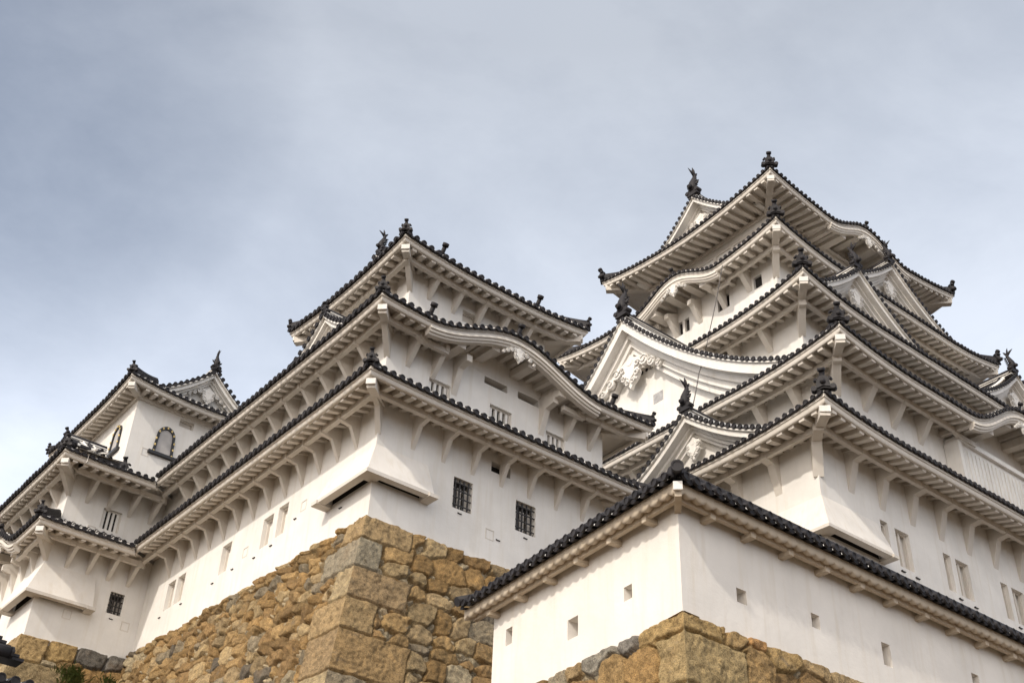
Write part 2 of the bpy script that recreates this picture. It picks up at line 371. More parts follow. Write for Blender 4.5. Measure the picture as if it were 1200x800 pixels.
        roof = R.build(roof_name, [M_TILE, M_DARKTILE, M_BARREL, M_OLD], root, root)
        if label: roof['label'] = label
        # plastered eave board with stepped moulding
        B = MB(); F = MB(); SF = MB(); PB = MB()
        f = s.fas; prof = [(.05, .24*f), (.03, .13*f), (.07, .115*f), (.085, .03*f), (.11, 0), (.19, -.005), (.19, .09*f)]
        for sd in 'SWNE':
            u0, u1 = s.rng(sd)
            if s.run(sd) <= 0 or u1-u0 < .1: continue
            U = s.us(sd, .4)
            B.grid([[s.P(sd, s.clampu(sd, u, d, d), d, s.e(sd, u)+z) for u in U] for d, z in prof], 0)
            O = s.O(sd)
            if O <= 0: continue
            ds = [.18, O*.5, O+.02]
            SF.grid([[s.P(sd, s.clampu(sd, u, d, d), d, s.soff(sd, s.clampu(sd, u, d, d) if not s.K(sd, u) else u, d)) for u in U] for d in ds], 0)
            if sd not in s.sides: continue
            sp, rw, rh = s.raf; n = int((u1-u0-.3)/sp); st = (u1-u0-.3)/n
            g = s.gg(sd)
            for q in range(n+1):
                u = u0+.15+st*q; de = O
                if g[0] > 0: de = min(de, u-u0-.02)
                if g[1] > 0: de = min(de, u1-u-.02)
                if de < .5: continue
                p0 = Vector(s.P(sd, u, .15+.02*math.sin(7*u), s.soff(sd, u, .15)-.01+.006*math.sin(13*u))); p1 = Vector(s.P(sd, u, de, s.soff(sd, u, de)-.01))
                F.beam(p0, p1, rw, rh, 0)
            # eave purlin
            dp = O*s.dpf; bh = s.beamh
            def pz(u): 
                return s.soff(sd, u, dp)-s.K(sd, u)-rh+.01
            kr = s.karas.get(sd)
            segs = [s.us(sd, .8)]
            if kr: segs = [[u for u in segs[0] if u < kr[0]-kr[1]*.62], [u for u in segs[0] if u > kr[0]+kr[1]*.62]]
            for Us in segs:
                if len(Us) < 2: continue
                cl = [s.clampu(sd, u, dp, dp) for u in Us]
                w2 = .075
                def ring(dd, zo): return [s.P(sd, s.clampu(sd, u, dd, dd), dd, pz(u)+zo) for u in Us]
                PB.grid([ring(dp-w2, 0), ring(dp-w2, -bh), ring(dp+w2, -bh), ring(dp+w2, 0)], 0)
                PBs = PB
                for k_ in (0, -1):
                    a, b_, c_, d_ = ring(dp-w2, 0)[k_], ring(dp-w2, -bh)[k_], ring(dp+w2, -bh)[k_], ring(dp+w2, 0)[k_]
                    PB.quad(a, b_, c_, d_)
                if kr: PB.build('eave_beam', [M_TRIM], roof, root); PB = MB()
            # gable-shaped curved board over a cusped eave
            if kr:
                uc, h, am = kr; KB = MB()
                U2 = [uc+h*.92*(q/24-1) for q in range(49)]
                th = .235*f
                pr = [(.02, .02), (.0, -th*.35), (.05, -th*.37), (.06, -th*.72), (.11, -th*.74), (.13, -th), (.30, -th), (.30, .05)]
                KB.grid([[s.P(sd, u, d, s.e(sd, u)+z) for u in U2] for d, z in pr], 0)
                for k_ in (0, -1): KB.poly([s.P(sd, U2[k_], d, s.e(sd, U2[k_])+z) for d, z in pr], 0)
                kb = KB.build('curved_gable_board', [M_TRIM], roof, root)
                W = MB(); top = [s.P(sd, u, O-.01, s.soff(sd, u, O)+.02) for u in U2]; bot = [s.P(sd, u, O-.01, s.ze+s.sl*O-.02) for u in U2]
                W.grid([bot, top], 0); W.build('gable_infill', [M_WALL], roof, root)
                for t_ in (-.55, -.2, .2, .55):
                    u = uc+h*t_; F.beam(s.P(sd, u, .3, s.soff(sd, u, .3)-rh), s.P(sd, u, O, s.soff(sd, u, O)-rh), rw*1.9, rh*1.6, 0)
                pendant(s.P(sd, uc, .10, s.ze+am-th*1.05), sd, .40*f, root, roof, wings=.9)
                inst(PIN, 'ridge_end_tile', root, roof, s.P(sd, uc, .15, s.zr(sd, uc, 0)+.1), SIDE_ROT[sd])
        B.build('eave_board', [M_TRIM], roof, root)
        # corner hip rafters
        for (cs, cx, cy, wx, wy, sx, sy) in (('SW', s.o[0], s.o[1], s.w[0], s.w[1], 1, 1), ('SE', s.o[2], s.o[1], s.w[2], s.w[1], -1, 1), ('NW', s.o[0], s.o[3], s.w[0], s.w[3], 1, -1)):
            sdx = 'S' if 'S' in cs else 'N'; g1 = s.gg(sdx)[0 if 'W' in cs else 1]
            sdy = 'W' if 'W' in cs else 'E'; g2 = s.gg(sdy)[0 if 'S' in cs else 1]
            if g1 <= 0 or g2 <= 0: continue
            if cs != 'SW' and not ornaments: continue
            zt = s.ze+s.lift-.03; O = min(abs(wx-cx), abs(wy-cy)); hw = s.raf[1]*1.5
            F.beam((cx+sx*.20, cy+sy*.20, zt-.02), (wx, wy, s.ze+.08*s.fas+s.sl*O-.01), hw, s.raf[2]*1.6, 0)
            F.beam((cx+sx*.165, cy+sy*.165, zt-.035), (cx+sx*.205, cy+sy*.205, zt-.03), hw*1.1, s.raf[2]*1.0, 1)
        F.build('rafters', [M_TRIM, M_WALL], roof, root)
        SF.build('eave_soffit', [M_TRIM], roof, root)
        if PB.v: PB.build('eave_beam', [M_TRIM], roof, root)
        # hip ridges and corner ornaments
        if hip:
            for cs in ('SW', 'SE', 'NW'):
                sd = 'S' if 'S' in cs else 'N'; idx = 0 if 'W' in cs else 1
                if s.gg(sd)[idx] <= 0 or s.run(sd) <= 0 or s.rng(sd)[1]-s.rng(sd)[0] < .1: continue
                u0, u1 = s.rng(sd); a0, a1 = s.ins(sd); r = s.run(sd); pts = []
                for q in range(9):
                    t = .02+.97*q/8; u = u0+t*a0 if idx == 0 else u1-t*a1; pts.append(Vector(s.P(sd, u, t*r, s.zr(sd, u, t*r)+.02)))
                Hm = MB()
                for q in range(8):
                    Hm.beam(pts[q]+Vector((0, 0, .22*f)), pts[q+1]+Vector((0, 0, .22*f)), .24*f, .26*f)
                Hm.tube([p+Vector((0, 0, .25*f)) for p in pts], .10*f, 8)
                Hm.build('hip_ridge', [M_TILE], roof, root)
                d = (pts[0]-pts[1]); ang = math.atan2(d.y, d.x)+math.pi/2
                if orn: inst(orn, 'ridge_ornament', root, roof, pts[0]+Vector((0, 0, .08*f)), ang)
        s.roof = roof
        # brackets
        if brackets: 
            for spec in brackets: s.brackets(*spec)
        return roof
    def brackets(s, sd, us, w=.13, drop=.75, knee=True, corner=False):
        root = s.root; O = s.O(sd); dp = O*s.dpf; q = O-dp; rh = s.raf[2]; bh = s.beamh
        z_w = .08*s.fas+s.sl*O; z_p = .08*s.fas+s.sl*dp; zb = z_p-rh-bh
        poly = [(.03, z_w-.02), (-(q+.10), z_p-rh+.02), (-(q+.10), zb-.03)]
        if knee: poly += [(-(q*.50), zb-.09), (.0, zb-drop), (.03, zb-drop)]
        else: poly += [(-(q-.06), zb-.05), (0, zb-drop*.92), (.03, zb-drop*.92)]
        key = ('bk', sd, round(O, 2), w, drop, knee)
        b = MB(); b.extrude(poly, lambda a, z, t: (t, a, z), -w/2, w/2); o = b.build('bracket', [M_TRIM]); me = o.data; bpy.data.objects.remove(o)
        for u in us:
            inst(me, 'bracket', root, root, s.P(sd, u, O, s.e(sd, u)-s.K(sd, u)), SIDE_ROT[sd])
        if corner:
            inst(me, 'bracket', root, root, s.P('S', s.o[0]+s.O('W')+.02, s.O('S')+.02, s.ze+.05), -math.pi/4, (1.15, 1.38, 1))

# carved pendant under a gable peak
def pendant(loc, sd, s, root, parent, wings=1.):
    b = MB(); f = lambda a, z, t: (a*s, t*s, z*s)
    out = [(-.5, .12), (-.56, -.15), (-.42, -.34), (-.46, -.55), (-.32, -.78), (-.12, -.92), (0, -1.12), (.12, -.92), (.32, -.78), (.46, -.55), (.42, -.34), (.56, -.15), (.5, .12), (.2, .25), (0, .45), (-.2, .25)]
    b.extrude(out, f, -.06, .08)
    b.extrude([(a*.55, z*.6-.1) for a, z in out], f, -.11, -.05)
    for sx in (-1, 1):
        for (cx, cz, r) in ((.36, -.55, .15), (.40, -.14, .15), (.16, -.82, .13)):
            b.tube([(sx*s*(cx+r*math.cos(t)*(1-t/12)), -.10*s, s*(cz+r*math.sin(t)*(1-t/12))) for t in [k*.6 for k in range(14)]], .035*s, 5)
        if wings:
            for k in range(3):
                cx, cz, r = .72+.38*k, -.12-.27*k, (.23-.04*k)*wings
                b.tube([(sx*s*cx, -.09*s, s*cz), (sx*s*cx, .08*s, s*cz)], r*s, 9)
                b.tube([(sx*s*(cx+r*.8*math.cos(t)*(1-t/11)), -.11*s, s*(cz+r*.8*math.sin(t)*(1-t/11))) for t in [j*.6 for j in range(13)]], .03*s, 5)
    b.tube([(0, -.13*s, .06*s), (0, .0, .06*s)], .16*s, 10)
    o = b.build('gable_pendant', [M_WALL]); me = o.data; bpy.data.objects.remove(o)
    inst(me, 'gable_pendant', root, parent, loc, SIDE_ROT[sd])

# ------------------------------------------------------------------ walls with openings
def fmap(sd, plane):         # wall frame: a = world x (S) or y (W), b = depth into the building
    return (lambda a, b, z: (a, plane+b, z)) if sd == 'S' else (lambda a, b, z: (plane+b, a, z))
def wall_face(mb, sd, plane, u0, u1, z0, z1, holes, m=0, back=1):
    f = fmap(sd, plane)
    us = sorted({u0, u1, *[h[0]-h[2]/2 for h in holes], *[h[0]+h[2]/2 for h in holes]}); zs = sorted({z0, z1, *[h[1]-h[3]/2 for h in holes], *[h[1]+h[3]/2 for h in holes]})
    for i in range(len(us)-1):
        for j in range(len(zs)-1):
            uc, zc = (us[i]+us[i+1])/2, (zs[j]+zs[j+1])/2
            if any(abs(uc-h[0]) < h[2]/2 and abs(zc-h[1]) < h[3]/2 for h in holes): continue
            mb.quad(f(us[i], 0, zs[j]), f(us[i+1], 0, zs[j]), f(us[i+1], 0, zs[j+1]), f(us[i], 0, zs[j+1]), m)
    for (u, z, w, h, d) in holes:
        a, b, c, e = u-w/2, u+w/2, z-h/2, z+h/2
        for p, q in (((a, c), (b, c)), ((b, c), (b, e)), ((b, e), (a, e)), ((a, e), (a, c))):
            mb.quad(f(p[0], 0, p[1]), f(q[0], 0, q[1]), f(q[0], d, q[1]), f(p[0], d, p[1]), m)
        if back is not None: mb.quad(f(a, d, c), f(b, d, c), f(b, d, e), f(a, d, e), back)
def window(root, sd, plane, u, z, w, h, kind):
    f = fmap(sd, plane); fr = MB(); t = .05
    dd = .10 if kind == 'bars' else .14
    def bx(mb, a0, a1, b0, b1, z0, z1, m=0): mb.hexa([f(a0, b0, z0), f(a1, b0, z0), f(a1, b1, z0), f(a0, b1, z0), f(a0, b0, z1), f(a1, b0, z1), f(a1, b1, z1), f(a0, b1, z1)], m)
    for (a0, a1, z0, z1) in ((u-w/2+.003, u-w/2+t, z-h/2+.003, z+h/2-.003), (u+w/2-t, u+w/2-.003, z-h/2+.003, z+h/2-.003), (u-w/2+t, u+w/2-t, z-h/2+.003, z-h/2+t), (u-w/2+t, u+w/2-t, z+h/2-t, z+h/2-.003)):
        bx(fr, a0, a1, dd, dd+.08, z0, z1)
    win = fr.build('window', [M_TRIM], root, root)
    b = MB()
    if kind == 'bars':
        for k in range(4): c = u-w/2+w*(k+.6)/4.2; bx(b, c-.045, c+.045, dd+.01, dd+.11, z-h/2+.01, z+h/2-.01)
        b.build('window_bars', [M_WALL], win, root)
    elif kind == 'grid':
        for k in range(4): c = u-w/2+w*(k+.7)/4.4; bx(b, c-.022, c+.022, .05, .085, z-h/2+.01, z+h/2-.01)
        for k in range(4): c = z-h/2+h*(k+.6)/4.2; bx(b, u-w/2+.01, u+w/2-.01, .03, .05, c-.02, c+.02)
        b.build('window_grille', [M_IRON], win, root)
        q = MB()
        for k in range(3): c = u-w/2+w*(k+.62)/3.3; bx(q, c-w*.105, c+w*.105, .17, .20, z-h/2+.06, z+h/2-.22)
        q.build('window_slats', [M_TRIM], win, root)
    elif kind == 'slit':
        bx(b, u-.05, u+.05, dd+.01, dd+.1, z-h/2+.01, z+h/2-.01); b.build('window_bars', [M_TRIM], win, root)
    elif kind == 'shutter':
        bx(b, u-w/2+.06, u+w/2-.06, dd+.05, dd+.10, z-h/2+.06, z+h/2-.06); b.build('shutter', [M_TRIM], win, root)
    return win
def stone_drop(root, x, y, zt, zb, Ls, Lw, off, wl=True):
    """flared plaster box wrapping the SW corner, open slot underneath"""
    b = MB(); ox, oy = x-off, y-off; es, ew = x+Ls, y+Lw; p = .004
    b.quad((x-p, y-p, zt), (es, y-p, zt), (es, oy, zb), (ox, oy, zb)); b.poly([(es, y-p, zt), (es, y-p, zb), (es, oy, zb)])
    b.quad((x-p, y-p, zt), (ox, oy, zb), (ox, ew, zb), (x-p, ew, zt)); b.poly([(x-p, ew, zt), (ox, ew, zb), (x-p, ew, zb)])
    box = b.build('stone_drop_box', [M_OLD], root, root)
    r = MB(); h, t = .10, off*.48; q = .02
    r.box((ox-q, oy-q, zb-h), (es-.15, oy+t, zb+.01)); r.box((ox-q, oy+t+.001, zb-h+.002), (ox+t, ew-.15, zb+.008))
    r.box((es-.20, oy-q-.05, zb-h-.03), (es+.10, y-.01, zb-.02)); r.box((ox-q-.05, ew-.20, zb-h-.03), (x-.01, ew+.10, zb-.02))
    r.box((ox+t, oy+t, zb-.06), (x+.12, y-.005, zb-.03)); r.box((ox+t, oy+t, zb-.05), (x-.005, y+.12, zb-.028))
    r.build('box_lip', [M_TRIM], box, root)
    s = MB(); s.box((x+.1, oy+t-.02, zb+.22), (es-.2, y-.006, zb+.24)); s.box((ox+t-.02, y+.1, zb+.22), (x-.006, ew-.2, zb+.241)); s.quad((x+.1, y-.006, zb-.02), (es-.2, y-.006, zb-.02), (es-.2, y-.006, zb+.24), (x+.1, y-.006, zb+.24)); s.quad((x-.007, y+.1, zb-.02), (x-.007, ew-.2, zb-.02), (x-.007, ew-.2, zb+.24), (x-.007, y+.1, zb+.24)); s.build('slot', [M_VOID], box, root)

# ------------------------------------------------------------------ gables
def gable(root, parent, sd, face, uc, half, rise, zb, depth, k=.42, pitch=.3, wb=.5, rec=.7, pend=1., fish=None, orn=None, holes=(), back_barrels=True, wings=1., thick=1., name='gable', left=1., right=1., floor=-1e9):
    # a>0 is to the right when seen from outside
    if sd == 'S': f = lambda a, b, z: (uc+a, face+b, z)
    else: f = lambda a, b, z: (face+b, uc-a, z)
    cz = lambda a: zb+rise*((1-k)*(1-abs(a)/half)+k*(1-abs(a)/half)**2)
    N = 14; R = MB(); Bd = MB(); Wm = MB()
    lat = Vector(f(1, 0, 0))-Vector(f(0, 0, 0)); inn = Vector(f(0, 1, 0))-Vector(f(0, 0, 0))
    for sg, ext in ((-1, left), (1, right)):
        A = [sg*half*ext*q/N for q in range(N+1)]
        R.grid([[f(a, b, cz(a)) for a in A] for b in (-.02, depth)], 1, True)
        R.grid([[f(a, b, cz(a)-.10) for a in A] for b in (.02, min(depth, rec+.3))], 3, True)
        R.grid([[f(a, -.05, cz(a)+.06) for a in A], [f(a, -.05, cz(a)-.0) for a in A]], 0); R.grid([[f(a, -.045, cz(a)) for a in A], [f(a, -.045, cz(a)-.07) for a in A]], 3); R.grid([[f(a, -.05, cz(a)+.06) for a in A], [f(a, .1, cz(a)+.06) for a in A]], 0); R.grid([[f(a, -.05, cz(a)-.07) for a in A], [f(a, .1, cz(a)-.075) for a in A]], 3)
        # tile rows running down the slope
        nb = int((depth-.75)/pitch) if back_barrels else 0
        for j in range(nb):
            b_ = .75+pitch*(j+.5)
            R.halfpipe([f(a, b_, cz(a)+.02) for a in A], inn, pitch*.29, 2)
        # verge tiles laid crosswise with round ends
        L = 0; pos = [0.]; acc = [(0., 0.)]
        for q in range(1, 121):
            a = half*ext*q/120; a2 = half*ext*(q-1)/120; L += math.hypot(a-a2, cz(a)-cz(a2)); acc.append((L, a))
        nt = int(L/pitch)
        for j in range(nt):
            tgt = (j+.6)*pitch; a = next((x for l_, x in acc if l_ >= tgt), half*ext)*sg
            dz = (cz(a+.01*sg)-cz(a-.01*sg))/(.02)*sg; tv = (lat*sg+Vector((0, 0, dz))).normalized(); nv = tv.cross(inn).normalized()
            if nv.z < 0: nv = -nv
            rr = pitch*.30; c0 = Vector(f(a, 0, cz(a)))+nv*.03
            rows = []
            i0 = []
            for b_ in (-.10, .28, .62):
                base = c0+inn*b_+Vector((0, 0, .05)); ii = R.add([base+tv*(rr*math.cos(math.pi*m_/5))+nv*(rr*1.1*math.sin(math.pi*m_/5)) for m_ in range(6)]); i0.append(ii)
                for m_ in range(6): R.run[ii+m_] = .25+(b_+.1)/.72*1.0
            for q in range(2):
                for m_ in range(5): R.face((i0[q]+m_, i0[q]+m_+1, i0[q+1]+m_+1, i0[q+1]+m_), 2, True)
            acr = -inn.cross(nv).normalized()
            R.disc(c0+inn*-.11+Vector((0, 0, .05)), nv.cross(-inn).normalized()*-1 if False else (-inn).cross(nv).normalized()*-1, nv, rr*1.12, .05, 0)
        # plaster roll that closes the verge tiles
        R.tube([Vector(f(a, .60, cz(a)+.17)) for a in A], .075*thick, 6, 3); R.tube([Vector(f(a, .80, cz(a)+.20)) for a in A], .085*thick, 6, 0); R.tube([Vector(f(a, 1.0, cz(a)+.17)) for a in A], .06*thick, 6, 3)
        # barge boards, three steps
        fz = lambda z: max(z, floor)
        r2 = rec*.42
        for (o0, o1, b0, b1) in ((.08, .12+wb*.30, .04, r2+.02), (.12+wb*.30, .12+wb*.52, r2, r2+.14*thick), (.12+wb*.52, .12+wb*.76, r2+.12*thick, r2+.26*thick), (.12+wb*.76, .12+wb, r2+.24*thick, rec+.02)):
            Bd.grid([[f(a, b0, fz(cz(a)-o0)) for a in A], [f(a, b0, fz(cz(a)-o1)) for a in A], [f(a, b1, fz(cz(a)-o1)) for a in A]], 0)
        Wm.grid([[f(a, rec, cz(a)-.1) for a in A], [f(a, rec, max(floor-.3, min(zb-.6, cz(a)-.1))) for a in A]], 0)
    gw = Wm.build(name, [M_WALL], parent, root)
    gr = R.build('gable_roof', [M_TILE, M_OLD, M_GBARREL, M_WALL], gw if parent is root else parent, root)
    sub = gw if parent is root else parent
    Bd.build('bargeboard', [M_WALL], sub, root)
    for (a, z, w, h) in holes:
        q = MB(); q.hexa([f(a-w/2, rec-.012, z-h/2), f(a+w/2, rec-.012, z-h/2), f(a+w/2, rec+.01, z-h/2), f(a-w/2, rec+.01, z-h/2), f(a-w/2, rec-.012, z+h/2), f(a+w/2, rec-.012, z+h/2), f(a+w/2, rec+.01, z+h/2), f(a-w/2, rec+.01, z+h/2)]); q.build('gable_vent', [M_SHUT], sub, root)
    # ridge
    r = MB(); zt = zb+rise; r.beam(f(0, .15, zt+.30*thick), f(0, depth, zt+.30*thick), .28*thick, .36*thick); r.tube([f(0, .1, zt+.33*thick), f(0, depth, zt+.33*thick)], .11*thick, 8)
    for zz in (.08, .18): r.beam(f(0, .12, zt+zz*thick+.03), f(0, depth, zt+zz*thick+.03), .36*thick, .035, 1)
    r.build('gable_ridge', [M_TILE, M_WALL], sub, root)
    if pend: pendant(f(0, rec*.42+.10*thick, zt-.12-wb*.95-.62*pend), sd, pend, root, sub, wings)
    if orn: inst(orn, 'ridge_ornament', root, sub, f(0, -.02, zt+.12*thick), SIDE_ROT[sd])
    if fish: inst(fish, 'fish_ornament', root, sub, f(0, .12, zt+.34*thick), SIDE_ROT[sd])
    return gw

def frange(a, b, st):
    n = int(abs(b-a)/st+1e-6); s = 1 if b > a else -1
    return [a+s*st*k for k in range(n+1)]

# ================================================================== GROUND
g = MB(); NX = 60
def gz(x, y):
    t = (x*.62+y*.78-15)/9; t = min(1, max(0, t)); return 5.5*t*t*(3-2*t)+.06*math.sin(x*.7)*math.cos(y*.9)
xs = [-3000, -800, -200, -60]+[-30+2*k for k in range(61)]+[130, 300, 900, 3000]
g.grid([[(x, y, gz(x, y)) for x in xs] for y in xs], 0, True)
ground = g.build('ground', [M_GRAVEL]); tag(ground, 'pale gravel ground of the castle bailey', 'ground', kind='structure')

#STONE_BEGIN
# ================================================================== STONE WALLS (height field, one stone = one cell)
def vnoise(U, V, sc, seed):
    r = np.random.RandomState(seed); T = r.rand(64, 64)
    x, y = U*sc+100, V*sc+100; xi, yi = np.floor(x).astype(int), np.floor(y).astype(int); fx, fy = x-xi, y-yi
    fx, fy = fx*fx*(3-2*fx), fy*fy*(3-2*fy)
    g_ = lambda a, b: T[a % 64, b % 64]
    return (g_(xi, yi)*(1-fx)+g_(xi+1, yi)*fx)*(1-fy)+(g_(xi, yi+1)*(1-fx)+g_(xi+1, yi+1)*fx)*fy-.5
PAL = np.array([(.42, .295, .155), (.38, .255, .125), (.45, .35, .215), (.34, .23, .12), (.42, .325, .205), (.33, .285, .22), (.30, .26, .205), (.16, .14, .12), (.46, .40, .30), (.35, .245, .13)])
PW = np.array([.23, .20, .12, .16, .10, .035, .03, .025, .03, .10])
def stone_face(name, origin, along, down, width, height, res, rows, wid, seed, corner=None, caps=None, shear=0., depth=.16, tilt=.35, parent=None, root=None, fill=1., flip=False, offr=.022, tclip=.05, ew_=.036):
    r = np.random.RandomState(seed)
    along, down = np.array(along, float), np.array(down, float); nrm = np.cross(along, down); nrm /= np.linalg.norm(nrm)
    if not flip: nrm = -nrm
    nu, nv = int(width/res)+1, int(height/res)+1
    u = np.linspace(0, width, nu); v = np.linspace(0, height, nv); U, V = np.meshgrid(u, v)
    Uw = U+.11*vnoise(U, V, 1.7, seed+1)+.05*vnoise(U, V, 4.5, seed+2); Vw = V+.11*vnoise(U, V, 1.6, seed+3)+.05*vnoise(U, V, 4.3, seed+4)+shear*U
    S = []                                           # seeds: u, v, half width, half height, kind
    vv = -shear*0-rows[0]*.2 if not caps else 0.
    y = 0.
    if caps:
        x = 0.
        for (w, h, t) in caps: S.append((x+w/2, h*.5, w/2, h/2, t)); x += w
        while x < width+.5:
            w = r.uniform(*wid)*.9; S.append((x+w/2, caps[0][1]*.45, w/2, caps[0][1]*.45, None)); x += w
        y = caps[0][1]*.95
    ymax = height+shear*width+.5
    if not caps: y = -r.uniform(.12, .25)
    while y < ymax:
        h = r.uniform(*rows); x = -r.uniform(0, wid[1])
        while x < width+.5:
            w = r.uniform(*wid); S.append((x+w/2+r.uniform(-.08, .08), y+h/2+r.uniform(-.22, .22)*h, w/2*r.uniform(.85, 1.1), h/2*r.uniform(.8, 1.15), None)); x += w
        y += h
    base = list(S)
    for k in range(int(len(base)*1.1*fill)):          # wedge stones in the joints
        b = base[r.randint(len(base))]; sz = r.uniform(.05, .11)
        S.append((b[0]+b[2]*r.choice([-1, 1])*r.uniform(.75, 1.05), b[1]+b[3]*r.choice([-1, 1])*r.uniform(.6, 1.0), sz*r.uniform(1, 2), sz, 'fill'))
    A = np.array([s_[:4] for s_ in S]); n = len(S)
    d1 = np.full(U.shape, 1e9); d2 = d1.copy(); ID = np.zeros(U.shape, int)
    for k in range(n):
        cu, cv, hw, hh = A[k]
        iu0, iu1 = np.searchsorted(u, (cu-hw*2.6-.2, cu+hw*2.6+.2)); 
        if iu1 <= iu0: continue
        sl_ = (slice(None), slice(iu0, iu1))
        du, dv = (Uw[sl_]-cu)/hw, (Vw[sl_]-cv)/hh
        d = ((np.abs(du)**3.4+np.abs(dv)**3.4)**(1/3.4)-1)*min(hw, hh)
        a1, a2, ai = d1[sl_], d2[sl_], ID[sl_]
        closer = d < a1
        a2[:] = np.where(closer, a1, np.minimum(a2, d)); ai[:] = np.where(closer, k, ai); a1[:] = np.where(closer, d, a1)
    edge = np.clip((d2-d1)/2, 0, 1)
    tintI = r.choice(len(PAL), n, p=PW/PW.sum()); tint = PAL[tintI]*r.uniform(.62, 1.02, (n, 1))*np.array((1., .97, .90))
    off = r.uniform(-offr, offr, n); tu = r.uniform(-tilt, tilt, n); tv_ = r.uniform(-tilt, tilt*.8, n)
    fl = np.zeros(n, bool)
    for k, s_ in enumerate(S):
        if s_[4] == 'fill': fl[k] = True; tint[k] = np.array((.46, .385, .27))*r.uniform(.7, 1.15); off[k] = r.uniform(-.12, -.03)
        elif s_[4] is not None: tint[k] = np.array(s_[4]); off[k] = r.uniform(.0, .03); tu[k] *= .4; tv_[k] *= .3
    e_ = np.clip(edge/ew_, 0, 1); e_ = e_*e_*(3-2*e_)
    t3, t4, o3 = r.uniform(-tilt, tilt, n)*1.5, r.uniform(-tilt, tilt, n)*1.5, r.uniform(.01, .05, n)
    DU, DV = Uw-A[ID, 0], Vw-A[ID, 1]
    Hh = off[ID]+np.clip(np.minimum(tu[ID]*DU+tv_[ID]*DV, o3[ID]+t3[ID]*DU+t4[ID]*DV), -tclip*1.4, tclip)
    Hh = Hh*e_-depth*(1-e_)
    C = tint[ID]
    if corner:
        y = 0.
        for (h, w, t) in corner:
            cj = (V >= y) & (V < y+h) & (U < w+.1*vnoise(U, V, 2.2, seed+9))
            ed = np.minimum(np.minimum(V-y, y+h-V), np.maximum(w+.1*vnoise(U, V, 2.2, seed+9)-U, 0)); ee = np.clip(ed/.05, 0, 1); ee = ee*ee*(3-2*ee)
            fade = np.clip(U/.25, 0, 1)
            hc = -.10*(1-ee)*np.clip(U/.07, 0, 1)+fade*.05*vnoise(U, V, 1.5, seed+12)
            Hh = np.where(cj, hc, Hh); C = np.where(cj[..., None], np.array(t), C); y += h
        corner_zone = np.clip(U/.3, 0, 1); 
    rough = .075*(np.abs(vnoise(U, V, 3.1, seed+15))-.15)+.05*(np.abs(vnoise(U+.3*V, V, 6.7, seed+16))-.15)+.035*vnoise(U, V, 6, seed+5)+.022*vnoise(U, V, 14, seed+6)+.012*vnoise(U, V, 30, seed+7)
    Hh = Hh+rough*np.clip(U/.12, .0, 1)
    # ragged top: stones of the first row start at their own height
    topd = r.uniform(.0, .04, n)
    if caps: topd *= .35
    tcut = topd[ID[min(2, nv-1)]]
    if corner: tcut = np.where(u < corner[0][1], .0, tcut)
    soft = np.clip((V-tcut[None, :])/.05, 0, 1)
    back = V <= tcut[None, :]+1e-9
    Hh = np.where(back, -.36, Hh-(1-soft)**2*.05); V2 = np.maximum(V, tcut[None, :])
    P = np.array(origin)[None, None]+U[..., None]*along+V2[..., None]*down+Hh[..., None]*nrm
    if root is not None: P = P-np.array(root.location)
    me = bpy.data.meshes.new(name); idx = np.arange(nu*nv).reshape(nv, nu)
    q = np.stack([idx[:-1, :-1], idx[:-1, 1:], idx[1:, 1:], idx[1:, :-1]], -1).reshape(-1, 4)
    if flip: q = q[:, ::-1]
    # a closing row that runs back under the plaster
    me.vertices.add(nu*nv); me.vertices.foreach_set('co', P.reshape(-1)); me.loops.add(q.size); me.loops.foreach_set('vertex_index', q.reshape(-1).astype('i'))
    me.polygons.add(len(q)); me.polygons.foreach_set('loop_start', (np.arange(len(q))*4).astype('i')); me.polygons.foreach_set('loop_total', np.full(len(q), 4, 'i'))
    me.update(calc_edges=True)
    at = me.color_attributes.new('tint', 'FLOAT_COLOR', 'POINT'); at.data.foreach_set('color', np.concatenate([C.reshape(-1, 3), np.ones((nu*nv, 1))], 1).astype('f').reshape(-1))
    me.materials.append(M_STONE)
    o = bpy.data.objects.new(name, me); COL.objects.link(o)
    if parent is not None: o.parent = parent
    return o
OC, TN, GY, GD, BR = (.39, .285, .16), (.42, .335, .21), (.32, .28, .215), (.14, .13, .12), (.33, .24, .14)
#STONE_END

# --- stone base under the middle tower and its wing: corner at (14.44, 24.58, 16.12)
base1 = empty('stone_base', (14.44, 24.58, 16.1), 'tall ochre stone base with dressed corner blocks below the middle tower', 'stone wall', 'stone bases')
cn_s = [(.78, 1.55, OC), (.95, .75, (.30, .265, .20)), (.95, 1.75, BR), (.95, .95, (.36, .26, .14)), (1.2, 2.1, (.34, .235, .12)), (1.1, 1.1, (.30, .25, .18)), (1.1, 2.0, OC)]
cn_w = [(.78, 1.0, OC), (.95, 1.7, GY), (.95, .85, TN), (.95, 1.5, OC), (1.2, 1.4, BR), (1.1, 1.9, TN), (1.1, 1.0, OC)]
bat = .26
stone_face('south_face'.replace('south_', 'stone_'), (14.44, 24.58, 16.12), (1, 0, 0), (-bat, -bat, -1), 8.5, 6.4, .024, (.36, .72), (.45, 1.0), 5, corner=cn_s, parent=base1, root=base1, tilt=.24, depth=.17, ew_=.03)
stone_face('stone_face', (14.44, 24.58, 16.12), (0, 1, .018), (-bat, -bat, -1), 17., 6.0, .024, (.28, .58), (.35, .9), 21, corner=cn_w, shear=.0, parent=base1, root=base1, tilt=.4, depth=.17, ew_=.03, flip=True, offr=.018, tclip=.045)
